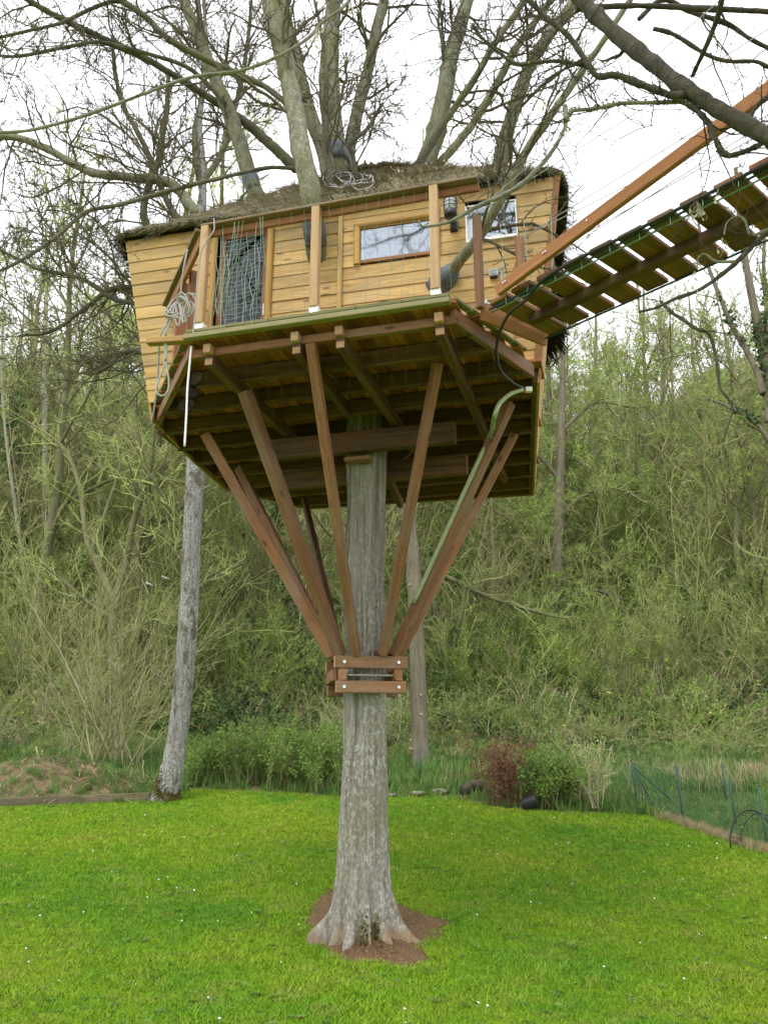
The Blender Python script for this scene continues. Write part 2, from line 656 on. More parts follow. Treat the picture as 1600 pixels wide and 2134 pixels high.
def twig_mat(name, c1, c2, lo=0.8, hi=1.2, sc_=0.6):
    m = Mat(name)
    nz = m.noise(m.coords((1, 1, 1)), sc_, 4, 0.6)
    col = m.ramp(nz, [(0.35, c1), (0.65, c2)])
    col = m.tint(col, lo, hi)
    return m.done(col, 0.85, spec=0.15)


M_TWIG = twig_mat('grey_brown_twigs', (0.075, 0.065, 0.045), (0.125, 0.115, 0.065))
M_TWIGD = twig_mat('dark_twigs', (0.05, 0.044, 0.034), (0.10, 0.09, 0.06))
M_WTWIG = twig_mat('olive_woodland_twigs', (0.275, 0.30, 0.11), (0.335, 0.405, 0.14), 0.7, 1.3, 0.35)
M_WTWIGB = twig_mat('brown_woodland_twigs', (0.285, 0.265, 0.13), (0.325, 0.335, 0.145), 0.75, 1.25, 0.35)
M_BUSHT = twig_mat('dull_green_bush_stems', (0.16, 0.165, 0.07), (0.22, 0.235, 0.10))
M_PALETW = twig_mat('straw_pale_stems', (0.37, 0.34, 0.20), (0.46, 0.43, 0.27), 0.8, 1.2)
M_REDTW = twig_mat('red_brown_twigs', (0.19, 0.10, 0.065), (0.26, 0.145, 0.09), 0.8, 1.2, 3)


def leaf_mat(name, c1, c2, lo=0.7, hi=1.3, transl=0.3, scl=2.0):
    m = Mat(name)
    nz = m.noise(m.coords((1, 1, 1)), scl, 4, 0.6)
    col = m.ramp(nz, [(0.35, c1), (0.65, c2)])
    col = m.tint(col, lo, hi)
    m.done(col, 0.6, spec=0.25)
    out = m.t.nodes['Material Output']
    tr = m.n('ShaderNodeBsdfTranslucent')
    m.link(col, tr.inputs['Color'])
    mx = m.n('ShaderNodeMixShader')
    mx.inputs[0].default_value = transl
    m.link(m.bsdf.outputs[0], mx.inputs[1])
    m.link(tr.outputs[0], mx.inputs[2])
    m.link(mx.outputs[0], out.inputs['Surface'])
    return m.m


M_BUD = leaf_mat('yellow_green_buds', (0.20, 0.31, 0.045), (0.29, 0.40, 0.075))
M_LEAFG = leaf_mat('fresh_green_leaves', (0.12, 0.22, 0.04), (0.20, 0.31, 0.06))
M_IVY = leaf_mat('dark_ivy_leaves', (0.05, 0.10, 0.028), (0.085, 0.15, 0.045), 0.7, 1.4, 0.12)
M_STRAWL = leaf_mat('dry_straw', (0.34, 0.28, 0.15), (0.42, 0.36, 0.20), transl=0.15)
M_SEED = leaf_mat('pale_dry_seed', (0.50, 0.43, 0.30), (0.66, 0.60, 0.46), transl=0.3)
M_PETAL = leaf_mat('white_petals', (0.80, 0.80, 0.82), (0.86, 0.86, 0.88), 0.95, 1.05, 0.2)
M_YEL = leaf_mat('yellow_flower', (0.7, 0.55, 0.04), (0.75, 0.6, 0.06))


def thatch_mat():
    m = Mat('weathered_thatch')
    a = m.noise(m.coords((60, 60, 60), rand=False), 1.0, 6, 0.7)
    col = m.ramp(a, [(0.32, (0.10, 0.085, 0.05)), (0.60, (0.26, 0.225, 0.14))])
    b = m.noise(m.coords((3, 3, 3), rand=False), 1.0, 4)
    col = m.mix(m.math('MULTIPLY', m.step(b, 0.5, 0.7), 0.5), col, (0.15, 0.15, 0.055))
    return m.done(col, 0.95, a, 0.6, 0.02, 0.1)


M_THATCH = thatch_mat()
M_STRAW = twig_mat('grey_thatch_straw', (0.19, 0.165, 0.095), (0.35, 0.31, 0.19), 1, 1, 30)
M_THATCHD = twig_mat('blackened_thatch_edge', (0.018, 0.018, 0.018), (0.04, 0.036, 0.03), 1, 1, 9)


def ground_mats():
    m = Mat('woodland_floor')
    v = m.coords((1, 1, 1), rand=False)
    a = m.noise(v, 0.35, 6, 0.65)
    b = m.noise(v, 4.0, 6, 0.7)
    col = m.ramp(b, [(0.3, (0.12, 0.105, 0.05)), (0.7, (0.25, 0.22, 0.11))])
    col = m.mix(m.step(a, 0.42, 0.6), col, m.ramp(b, [(0.3, (0.10, 0.13, 0.03)), (0.7, (0.20, 0.24, 0.06))]))
    hill = m.done(col, 1.0, b, 0.8, 0.1, 0.05)
    m = Mat('lawn_soil_and_grass')
    v = m.coords((1, 1, 1), rand=False)
    a = m.noise(v, 0.5, 5, 0.6)
    b = m.noise(v, 14, 6, 0.7)
    col = m.ramp(a, [(0.35, (0.13, 0.26, 0.015)), (0.65, (0.20, 0.30, 0.02))])
    col = m.mix(m.math('MULTIPLY', m.step(b, 0.5, 0.75), 0.6), col, (0.05, 0.10, 0.008))
    lawn = m.done(col, 1.0, b, 0.8, 0.03, 0.05)
    m = Mat('bare_reddish_soil')
    v = m.coords((1, 1, 1), rand=False)
    a = m.noise(v, 5, 6, 0.7)
    b = m.noise(v, 55, 5, 0.7)
    col = m.ramp(a, [(0.32, (0.27, 0.18, 0.11)), (0.62, (0.46, 0.33, 0.22))])
    col = m.mix(m.step(b, 0.55, 0.72), col, (0.40, 0.31, 0.21))
    col = m.mix(m.step(b, 0.40, 0.28), col, (0.15, 0.095, 0.05))
    soil = m.done(col, 1.0, b, 0.9, 0.02, 0.05)
    m = Mat('lawn_grass_blades')
    g = m.n('ShaderNodeNewGeometry')
    a = m.noise(g.outputs['Position'], 0.55, 5, 0.62)
    col = m.ramp(a, [(0.33, (0.100, 0.250, 0.013)), (0.5, (0.170, 0.315, 0.012)), (0.68, (0.255, 0.355, 0.018))])
    c = m.noise(g.outputs['Position'], 3.2, 4, 0.6)
    col = m.mix(m.math('MULTIPLY', m.step(c, 0.5, 0.72), 0.55), col, (0.31, 0.32, 0.06))
    d = m.noise(g.outputs['Position'], 1.1, 5, 0.7)
    col = m.mix(m.math('MULTIPLY', m.step(d, 0.60, 0.74), 0.38), col, (0.30, 0.27, 0.09))
    col = m.tint(col, 0.75, 1.25)
    m.done(col, 0.6, spec=0.2)
    blade = m.m
    return hill, lawn, soil, blade


M_HILL, M_LAWN, M_SOIL, M_BLADE = ground_mats()
M_TALLG = leaf_mat('rough_border_grass', (0.10, 0.20, 0.05), (0.17, 0.28, 0.07))

# ------------------------------------------------------------------ branch growing
UPV = np.array([0, 0, 1.0])


def spawn(P, R, n, t0, t1, lr, ang, K, up=0.0, wander=0.12, rr=0.6, rmin=0.003, tipr=0.25, labs=None, tpow=1.0, droop=0.0):
    """children of branches P [N,Kp,3], R [N,Kp]"""
    N, Kp, _ = P.shape
    par = np.repeat(np.arange(N), n)
    M = len(par)
    t = t0 + (t1 - t0) * rng.random(M) ** tpow
    f = t * (Kp - 1)
    i = np.minimum(f.astype(int), Kp - 2)
    w = (f - i)[:, None]
    pos = P[par, i] * (1 - w) + P[par, i + 1] * w
    tan = P[par, i + 1] - P[par, i]
    tan /= np.linalg.norm(tan, axis=1, keepdims=True) + 1e-9
    rad = R[par, i] * (1 - w[:, 0]) + R[par, i + 1] * w[:, 0]
    plen = np.linalg.norm(np.diff(P, axis=1), axis=2).sum(1)[par]
    ln = (plen * lr if labs is None else labs) * (1 - 0.55 * t) * rng.uniform(0.6, 1.35, M)
    rnd = rng.normal(size=(M, 3))
    perp = rnd - (rnd * tan).sum(1, keepdims=True) * tan
    perp /= np.linalg.norm(perp, axis=1, keepdims=True) + 1e-9
    a = np.radians(rng.normal(ang, 12, M))[:, None]
    d = np.cos(a) * tan + np.sin(a) * perp
    d += up * UPV
    d /= np.linalg.norm(d, axis=1, keepdims=True)
    out = np.empty((M, K, 3))
    out[:, 0] = pos
    st = (ln / (K - 1))[:, None]
    for k in range(1, K):
        d = d + wander * rng.normal(size=(M, 3)) + (0.5 * up / K - droop * k / K) * UPV
        d /= np.linalg.norm(d, axis=1, keepdims=True)
        out[:, k] = out[:, k - 1] + d * st
    r0 = np.maximum(rad * rr * rng.uniform(0.7, 1.0, M), rmin)
    prof = np.linspace(1, tipr, K)
    return out, np.maximum(r0[:, None] * prof[None], rmin * 0.6)


def join_tubes(groups):
    Vs, Qs, n = [], [], 0
    for P, R, S in groups:
        V, Q = tubes(P, R, S)
        Vs.append(V)
        Qs.append(Q + n)
        n += len(V)
    return np.concatenate(Vs), np.concatenate(Qs)


def resample(P, K):
    P = np.asarray(P, float)
    s = np.r_[0, np.cumsum(np.linalg.norm(np.diff(P[:, :3], axis=0), axis=1))]
    q = np.linspace(0, s[-1], K)
    return np.stack([np.interp(q, s, P[:, c]) for c in range(P.shape[1])], 1)


def leaf_quads(C, size, flat=0.0, aspect=0.7):
    """small leaf quads (kite shape) at centres C"""
    N = len(C)
    u = rng.normal(size=(N, 3))
    u /= np.linalg.norm(u, axis=1, keepdims=True)
    v = rng.normal(size=(N, 3))
    v[:, 2] *= (1 - flat)
    v -= (v * u).sum(1, keepdims=True) * u
    v /= np.linalg.norm(v, axis=1, keepdims=True)
    s = (size * rng.uniform(0.6, 1.4, N))[:, None]
    V = np.stack([C - u * s, C + v * s * aspect - u * s * 0.1, C + u * s, C - v * s * aspect - u * s * 0.1], 1)
    return V.reshape(-1, 3), np.arange(N * 4).reshape(N, 4)


def trace(pts, k=4, jit=0.0):
    """pts rows (px, py, width_px, Y) -> path [K,3], radii"""
    rows, lastw, lastY = [], None, None
    for p in pts:
        lastw = p[2] if len(p) > 2 and p[2] is not None else lastw
        lastY = p[3] if len(p) > 3 else lastY
        q = at_y(p[0], p[1], lastY)
        dep = float(np.dot(q - CAMP, [0, _c, _s])) * 0.95
        rows.append((*q, lastw / 2 * dep / FPX))
    S = smooth_path(rows, k)
    P, R = S[:, :3].copy(), S[:, 3].copy()
    if jit:
        P[1:-1] += rng.normal(size=P[1:-1].shape) * R[1:-1, None] * jit
    return P, np.maximum(R, 0.002)


# ------------------------------------------------------------------ scattering (for uncountable stuff)
def scatter(name, pts, rots, scl, idx, sources, parent=None):
    me = bpy.data.meshes.new(name)
    n = len(pts)
    me.vertices.add(n)
    me.vertices.foreach_set('co', np.asarray(pts, np.float32).ravel())
    a = me.attributes.new('rot', 'FLOAT_VECTOR', 'POINT')
    a.data.foreach_set('vector', np.asarray(rots, np.float32).ravel())
    a = me.attributes.new('scl', 'FLOAT_VECTOR', 'POINT')
    s = np.asarray(scl, np.float32)
    if s.ndim == 1:
        s = np.repeat(s[:, None], 3, 1)
    a.data.foreach_set('vector', s.ravel())
    a = me.attributes.new('idx', 'INT', 'POINT')
    a.data.foreach_set('value', np.asarray(idx, np.int32))
    coll = bpy.data.collections.new(name + '_pieces')
    for sme in sources:
        so = bpy.data.objects.new(sme.name, sme)
        coll.objects.link(so)
    ng = bpy.data.node_groups.new(name + '_scatter', 'GeometryNodeTree')
    ng.interface.new_socket('Geometry', in_out='INPUT', socket_type='NodeSocketGeometry')
    ng.interface.new_socket('Geometry', in_out='OUTPUT', socket_type='NodeSocketGeometry')
    N = ng.nodes.new
    gi, go = N('NodeGroupInput'), N('NodeGroupOutput')
    ci = N('GeometryNodeCollectionInfo')
    ci.inputs['Collection'].default_value = coll
    ci.inputs['Separate Children'].default_value = True
    ci.inputs['Reset Children'].default_value = True
    ip = N('GeometryNodeInstanceOnPoints')
    ip.inputs['Pick Instance'].default_value = True

    def attr(nm, ty):
        at = N('GeometryNodeInputNamedAttribute')
        at.data_type = ty
        at.inputs['Name'].default_value = nm
        return at.outputs['Attribute']
    lk = ng.links.new
    lk(gi.outputs[0], ip.inputs['Points'])
    lk(ci.outputs[0], ip.inputs['Instance'])
    lk(attr('idx', 'INT'), ip.inputs['Instance Index'])
    e2r = N('FunctionNodeEulerToRotation')
    lk(attr('rot', 'FLOAT_VECTOR'), e2r.inputs[0])
    lk(e2r.outputs[0], ip.inputs['Rotation'])
    lk(attr('scl', 'FLOAT_VECTOR'), ip.inputs['Scale'])
    lk(ip.outputs[0], go.inputs[0])
    o = put(name, me, parent)
    md = o.modifiers.new('scatter', 'NODES')
    md.node_group = ng
    o['kind'] = 'stuff'
    return o


# ================================================================== GROUND
def grid_mesh(name, xs, ys, zf, mat):
    X, Y = np.meshgrid(xs, ys)
    Z = zf(X, Y)
    V = np.stack([X, Y, Z], -1).reshape(-1, 3)
    nx, ny = len(xs), len(ys)
    i = np.arange(nx * ny).reshape(ny, nx)
    Q = np.stack([i[:-1, :-1], i[:-1, 1:], i[1:, 1:], i[1:, :-1]], -1).reshape(-1, 4)
    return mesh_np(name, V, Q, None, mat, True)


def rough_ground(X, Y):
    z = ground_z(X, Y)
    k = np.clip((Y - 14) / 4, 0, 1)
    return z + k * (0.10 * np.sin(X * 1.7 + Y * 0.8) * np.sin(Y * 1.3 - X * 0.5) + 0.05 * np.sin(X * 4.1 + Y * 3.3))


ys = np.unique(np.r_[np.linspace(-60, 2, 16), np.linspace(2, 30, 80), np.linspace(30, 160, 90)])
xs = np.unique(np.r_[np.linspace(-140, -14, 40), np.linspace(-14, 14, 80), np.linspace(14, 140, 40)])
props(put('hillside', grid_mesh('hillside', xs, ys, lambda X, Y: rough_ground(X, Y) - 0.03, M_HILL)), kind='structure')

# lawn outline measured on the ground
lawn_px = [(-60, 1676), (60, 1672), (180, 1668), (310, 1664), (345, 1668), (400, 1646), (480, 1648), (560, 1650), (640, 1656), (720, 1664), (800, 1662),
           (870, 1662), (950, 1664), (1020, 1682), (1100, 1690), (1200, 1694), (1300, 1698), (1360, 1702), (1420, 1718), (1500, 1745), (1600, 1780)]
edge = np.array([at_ground(*p)[:2] for p in lawn_px])
ex0 = edge[0]
edge = np.vstack([[-14, ex0[1] - 0.2], edge])
last = edge[-1]
dirn = edge[-1] - edge[-4]
dirn /= np.linalg.norm(dirn)
edge = np.vstack([edge, last + dirn * 3, last + dirn * 9])


def lawn_far(x):
    """far Y limit of the lawn at x (left part), edge points sorted in x"""
    return np.interp(x, edge[:, 0], edge[:, 1])


def build_lawn():
    V, Q = [], []
    xs_ = np.linspace(-14, edge[-1, 0] - 0.05, 150)
    M = 70
    for j, x in enumerate(xs_):
        yf = lawn_far(x) + 0.05 * math.sin(x * 7) + 0.03 * math.sin(x * 19)
        yy = np.linspace(-4, yf, M)
        zz = ground_z(np.full(M, x), yy)
        dip = np.clip((yf - yy) / 0.15, 0, 1)
        V += [(x, a, b - 0.04 * (1 - d)) for a, b, d in zip(yy, zz, dip)]
    nx = len(xs_)
    i = np.arange(nx * M).reshape(nx, M)
    Q = np.stack([i[:-1, :-1], i[1:, :-1], i[1:, 1:], i[:-1, 1:]], -1).reshape(-1, 4)
    props(put('lawn', mesh_np('lawn', np.array(V), Q, None, M_LAWN, True)), kind='structure')


build_lawn()

TB = at_z(757, 1984, 0.0)            # base of the big tree
TB[2] = 0.0


def soil_patch():
    # bare reddish earth around the foot of the tree
    out_px = [(628, 1950), (640, 1985), (668, 2010), (700, 2026), (740, 2036), (790, 2032), (830, 2044), (875, 2040), (912, 2024), (900, 1996), (930, 1978),
              (945, 1952), (900, 1940), (850, 1925), (800, 1905), (740, 1895), (690, 1900), (655, 1915)]
    pts = np.array([at_z(x, y, 0.0)[:2] for x, y in out_px])
    c = TB[:2]
    V, Q = [], []
    rings = 13
    ang = len(pts)
    sm = smooth_path(np.vstack([pts, pts[:1]]), 8)[:-1]
    n = len(sm)
    for r in range(rings):
        f = r / (rings - 1)
        for k in range(n):
            p = c + (sm[k] - c) * (0.1 + 0.84 * f) * (1 + (0.05 * rng.normal() if r >= rings - 2 else 0))
            h = 0.075 * (1 - f) ** 1.1 + 0.018 * rng.normal() * (1 - f) + 0.012
            if r == rings - 1:
                h = -0.01
            V.append((p[0], p[1], float(ground_z(*p)) + h))
    for r in range(rings - 1):
        for k in range(n):
            Q.append((r * n + k, (r + 1) * n + k, (r + 1) * n + (k + 1) % n, r * n + (k + 1) % n))
    props(put('bare_soil', mesh_np('bare_soil', np.array(V), np.array(Q), None, M_SOIL, True)), kind='structure')
    return sm


SOIL = soil_patch()


def in_poly(x, y, poly):
    ins = np.zeros(len(x), bool)
    n = len(poly)
    for i in range(n):
        x1, y1 = poly[i]
        x2, y2 = poly[(i + 1) % n]
        c = ((y1 > y) != (y2 > y)) & (x < (x2 - x1) * (y - y1) / (y2 - y1 + 1e-12) + x1)
        ins ^= c
    return ins


# ================================================================== THE BIG TREE
MAIN = thing('sycamore_tree', tuple(TB), 'big pale grey sycamore whose trunk carries the wooden tree house', 'tree')


def main_trunk():
    zs = np.r_[np.linspace(-0.08, 0.6, 26), np.linspace(0.66, 4.6, 70), np.linspace(4.7, 7.2, 16)]
    S = 192
    th = np.arange(S) * 2 * math.pi / S
    V = []
    fld = rng.normal(size=(len(zs), S))
    for _ in range(14):
        fld[1:-1] = (fld[:-2] + 2 * fld[1:-1] + fld[2:]) / 4
    for _ in range(6):
        fld = (np.roll(fld, 1, 1) + 2 * fld + np.roll(fld, -1, 1)) / 4
    fld /= fld.std()
    fld2 = rng.normal(size=(len(zs), S))
    for _ in range(3):
        fld2[1:-1] = (fld2[:-2] + 2 * fld2[1:-1] + fld2[2:]) / 4
    fld2 /= fld2.std()
    rad_ = math.radians
    lob = [(rad_(192), 0.36, 0.27), (rad_(222), 0.15, 0.13), (rad_(250), 0.25, 0.17), (rad_(281), 0.13, 0.12), (rad_(308), 0.22, 0.17), (rad_(346), 0.46, 0.24),
           (rad_(40), 0.34, 0.3), (rad_(110), 0.30, 0.3), (rad_(150), 0.2, 0.2)]
    ph = rng.uniform(0, 6.28, 8)
    for zi, z in enumerate(zs):
        zz = max(z, 0)
        # measured half widths
        r = np.interp(zz, [0, 0.25, 0.45, 0.9, 1.5, 2.2, 3.0, 3.8, 4.4, 7.2], [0.265, 0.242, 0.226, 0.203, 0.183, 0.174, 0.170, 0.176, 0.195, 0.16])
        cx = np.interp(zz, [0, 0.5, 1.5, 2.5, 3.2, 4.4, 7.2], [0.0, -0.01, -0.005, 0.0, -0.01, 0.005, 0.04])
        cy = np.interp(zz, [0, 4.4, 7.2], [0, 0.0, 0.35])
        rr = np.full(S, r)
        fl = math.exp(-zz / 0.17)
        for a, amp, w in lob:
            d = np.angle(np.exp(1j * (th - a)))
            rr = rr + (amp * .86 * fl + .018 * math.exp(-zz / .5)) * np.exp(-(d / w) ** 2)
        low = np.clip(1.3 - zz * 0.35, 0.25, 1.3)
        rr = rr * (1 + low * (0.026 * np.sin(5 * th + ph[0] + 0.5 * zz) + 0.013 * np.sin(9 * th + ph[1] - 0.4 * zz)
                              + 0.003 * np.sin(17 * th + ph[2] + 0.9 * np.sin(zz * 1.1)) + 0.012 * fl * rng.normal(size=S)))
        # burl low on the left
        rr = rr + 0.07 * math.exp(-((zz - .17) / .09) ** 2) * np.exp(-(np.angle(np.exp(1j * (th - math.radians(196)))) / .3) ** 2)
        for kf in (23, 29, 37, 47):
            rr = rr + 0.0016 * np.sin(kf * th + 1.7 * np.sin(zz * (.8 + kf * .013) + kf) + kf)
        rr = rr + .0075 * fld[zi] + .0022 * fld2[zi]
        # knot bulge on the left at z about 2.9
        dz = (zz - 2.85) / 0.28
        d = np.angle(np.exp(1j * (th - math.radians(205))))
        rr = rr + 0.035 * math.exp(-dz * dz) * np.exp(-(d / 0.5) ** 2)
        V.append(np.stack([cx + rr * np.cos(th), cy + rr * np.sin(th), np.full(S, z)], -1))
    V = np.array(V)
    K = len(zs)
    i = np.arange(K * S).reshape(K, S)
    b = np.roll(i, -1, 1)
    Q = np.stack([i[:-1], b[:-1], b[1:], i[1:]], -1).reshape(-1, 4)
    me = mesh_np('trunk', V.reshape(-1, 3), Q, None, M_TRUNK, True)
    put('trunk', me, MAIN, Matrix.Translation(TB))
    # moss cushion at the foot
    g = Geo()
    for k in range(420):
        a = math.radians(rng.normal(287, 12))
        z = abs(rng.normal(0, 0.12)) + 0.04
        r = 0.245 + 0.12 * math.exp(-z / 0.17) + 0.012 * rng.random()
        c = TB + np.array([r * math.cos(a), r * math.sin(a), z])
        V_, Q_ = leaf_quads(c[None], 0.016)
        g.add(V_, Q_)
    o = put('moss', g.mesh('moss', M_MOSSTUFF), MAIN)
    o['kind'] = 'stuff'


M_MOSSTUFF = leaf_mat('brown_green_moss', (0.10, 0.09, 0.025), (0.16, 0.14, 0.035), transl=0.1, scl=20)
main_trunk()

limb_px = [
    # (name, points px,py,width,Y)
    [(700, 640, 48, 7.4), (664, 540, 46, 6.85), (656, 490, 46, 6.6), (648, 400, 46, 6.5), (628, 310, 44, 6.65), (607, 190, 42, 7.0), (582, 80, 40, 7.1), (562, 0, 38, 7.2), (545, -120, 34, 7.3), (530, -260, 28, 7.4)],
    [(575, 520, 36, 7.9), (527, 388, 34, 7.9), (494, 280, 32, 7.9), (470, 215, 30, 7.9), (438, 140, 28, 7.9), (405, 55, 24, 7.9), (383, 0, 22, 7.9), (350, -110, 18, 8)],
    [(715, 420, 54, 8.3), (700, 320, 50, 8.3), (690, 240, 48, 8.3), (685, 150, 44, 8.3), (690, 60, 38, 8.3), (696, 0, 34, 8.3), (702, -120, 28, 8.3), (690, -260, 22, 8.3)],
    [(690, 400, 36, 8.2), (677, 320, 34, 8.2), (650, 250, 32, 8.2), (627, 170, 28, 8.2), (610, 90, 26, 8.2), (588, 0, 22, 8.3), (570, -110, 18, 8.4)],
    [(715, 400, 32, 8.4), (728, 310, 30, 8.4), (746, 230, 28, 8.4), (766, 150, 26, 8.4), (785, 60, 24, 8.4), (800, 0, 22, 8.4), (820, -100, 18, 8.5)],
    [(700, 520, 16, 7.4), (690, 400, 14, 7.3), (683, 330, 14, 7.3), (678, 240, 13, 7.3), (680, 170, 10, 7.3), (674, 90, 8, 7.4), (655, 0, 6, 7.4)],
    [(755, 460, 12, 7.5), (745, 392, 10, 7.4), (737, 330, 10, 7.4), (730, 300, 9, 7.4), (764, 270, 8, 7.4), (798, 215, 6, 7.4)],
    [(845, 420, 20, 8), (864, 362, 18, 7.9), (892, 308, 18, 7.8), (935, 242, 16, 7.7), (985, 170, 15, 7.6), (1030, 92, 14, 7.5), (1082, 15, 12, 7.5), (1120, -60, 10, 7.5)],
    [(860, 450, 46, 8.1), (882, 355, 44, 8.1), (905, 285, 42, 8.1), (925, 200, 38, 8.1), (941, 110, 34, 8.1), (962, 40, 30, 8.1), (985, -60, 26, 8.1), (1000, -200, 20, 8.2)],
    [(880, 400, 22, 8.2), (905, 355, 20, 8.2), (960, 290, 18, 8.1), (1000, 236, 18, 8), (1040, 165, 17, 8), (1082, 90, 16, 7.9), (1140, 10, 14, 7.9), (1190, -70, 10, 7.9)],
    [(1010, 470, 36, 8.4), (1036, 362, 34, 8.4), (1053, 288, 32, 8.4), (1075, 215, 30, 8.4), (1102, 140, 28, 8.4), (1140, 78, 26, 8.4), (1195, 5, 22, 8.4), (1250, -90, 18, 8.5)],
    [(860, 680, 28, 7.2), (928, 582, 26, 6.5), (998, 492, 24, 6.1), (1045, 412, 22, 5.9), (1093, 320, 20, 5.8), (1140, 250, 18, 5.7), (1200, 165, 16, 5.6), (1252, 92, 14, 5.5), (1312, 0, 12, 5.4), (1360, -70, 9, 5.4)],
    [(618, 352, 24, 8.1), (540, 280, 21, 8.1), (480, 231, 19, 8), (440, 206, 16, 7.9), (365, 158, 15, 7.7), (290, 115, 14, 7.5), (190, 68, 14, 7.3), (95, 22, 13, 7.1), (40, -12, 12, 7.0), (-60, -60, 9, 6.8)],
    [(636, 356, 9, 6.9), (600, 350, 9, 6.8), (555, 350, 9, 6.7), (480, 366, 9, 6.6), (350, 398, 10, 6.5), (260, 425, 9, 6.4), (180, 442, 9, 6.3), (120, 492, 9, 6.2), (50, 540, 8, 6.1), (-30, 578, 6, 6)],
    [(612, 230, 14, 7.0), (590, 210, 13, 7.0), (550, 180, 13, 7), (475, 145, 14, 6.9), (425, 122, 14, 6.8), (350, 80, 14, 6.7), (300, 32, 13, 6.6), (240, -5, 12, 6.5), (150, -60, 8, 6.4)],
    [(470, 215, 11, 7.8), (400, 146, 10, 7.6), (320, 115, 9, 7.4), (260, 100, 9, 7.3), (200, 88, 8, 7.2), (95, 107, 8, 7.1), (25, 118, 7, 7.0), (-40, 108, 5, 7)],
    [(300, 34, 10, 6.6), (240, 2, 9, 6.6), (155, 36, 9, 6.5), (120, 50, 8, 6.4), (60, 64, 7, 6.4), (0, 78, 7, 6.3), (-50, 90, 5, 6.3)],
]


def add_limbs(tree, paths, mat, jit=0.05, S=12, name='limb'):
    out = []
    for pts in paths:
        P, R = trace(pts, 5, jit)
        g = Geo()
        g.add(*rough_tube(P, R, S, .06))
        put(name, g.mesh(name, mat, True), tree)
        out.append((P, R))
    return out


def twigs_on(limbs, n1, n2, n3, len1=(0.5, 1.5), t0=0.12, thin=1.0, K=9, ang=45, up=0.12, wander=0.2, weight=None):
    P = np.stack([resample(np.c_[p, r], 16) for p, r in limbs])
    Pp, Rr = P[:, :, :3], P[:, :, 3]
    groups = []
    p1, r1 = spawn(Pp, Rr, n1, t0, 1.0, 0, ang, K, up, wander, 0.45, 0.006 * thin, 0.3, labs=len1[1])
    groups.append((p1, np.minimum(r1, 0.018), 5))
    p2, r2 = spawn(p1, r1, n2, 0.15, 1.0, 0.5, 48, 6, up, wander, 0.6, 0.0042 * thin, 0.45)
    groups.append((p2, np.minimum(r2, 0.008), 4))
    p3, r3 = spawn(p2, r2, n3, 0.15, 1.0, 0.48, 48, 4, 0.1, wander * 1.2, 0.7, 0.0030 * thin, 0.6)
    groups.append((p3, np.minimum(r3, 0.0055), 3))
    p4, r4 = spawn(p3, r3, 2, 0.3, 1.0, 0.3, 50, 3, 0.2, 0.2, 0.8, 0.0026 * thin, 0.9)
    groups.append((p4, r4, 3))
    return groups


M_LIMBD = bark('dark_limb_bark', (0.15, 0.145, 0.10), (0.07, 0.065, 0.045), (0.33, 0.33, 0.27), (0.13, 0.14, 0.045), (0.6, 0.72), (0.5, 0.72), streak=(9, 9, 9))
main_limbs = add_limbs(MAIN, limb_px[:5], M_LIMB, 0.04) + add_limbs(MAIN, limb_px[5:8], M_LIMBD, 0.05) + add_limbs(MAIN, limb_px[8:12], M_LIMB, 0.04) + add_limbs(MAIN, limb_px[12:], M_LIMBD, 0.07)
gr = twigs_on(main_limbs, 14, 7, 4, (0.4, 1.35), t0=0.3, thin=1.15)
V, Q = join_tubes(gr)
tw = put('twigs', mesh_np('twigs', V, Q, None, M_TWIG), MAIN)
tw['kind'] = 'stuff'

# ================================================================== PLATFORM AND CABIN
Z0 = 4.68                                    # underside of the deck boards
FL = at_z(395, 708, Z0)[:2]
FR = at_z(940, 632, Z0)[:2]
RC = at_z(1122, 762, Z0)[:2]
BR = at_z(1110, 1012, Z0)[:2]
BC = at_z(640, 1042, Z0)[:2]
BL = at_z(470, 1000, Z0)[:2]
L2 = at_z(400, 935, Z0)[:2]
LL = at_z(318, 872, Z0)[:2]
OUT = [FL, FR, RC, BR, BC, BL, L2, LL]
fx = (FR - FL) / np.linalg.norm(FR - FL)     # along the front edge
fn = np.array([-fx[1], fx[0]])               # towards the back

WL2 = at_z(312, 848, Z0)[:2]
WR2 = at_z(1120, 766, Z0)[:2]
wx = (WR2 - WL2) / np.linalg.norm(WR2 - WL2)
wn2 = np.array([-wx[1], wx[0]])              # towards the back
WZ = Z0 + 0.034
WO = np.array([*WL2, WZ])
WX3, WN3 = np.array([*wx, 0]), np.array([*wn2, 0])
WM = Matrix(((wx[0], wn2[0], 0, WO[0]), (wx[1], wn2[1], 0, WO[1]), (0, 0, 1, WO[2]), (0, 0, 0, 1)))


def on_wall(px, py, off=0.0):
    p = at_plane(px, py, WO - WN3 * off, WN3)
    d = p - WO
    return np.array([np.dot(d, WX3), d[2]])


HOUSE = thing('tree_house', (TB[0], TB[1], Z0), 'honey coloured plank cabin with thatched roof on a strutted deck in the tree', 'tree house')
tl, tr_ = on_wall(263, 512), on_wall(1163, 362)
bl, br_ = np.array([0.0, 0.0]), on_wall(1120, 766)
HT = (tl[1] + tr_[1]) / 2
print('WALL', bl, br_, tl, tr_)


def wall_side(z, left):
    t = z / HT
    return tl[0] * t if left else br_[0] + (tr_[0] - br_[0]) * t


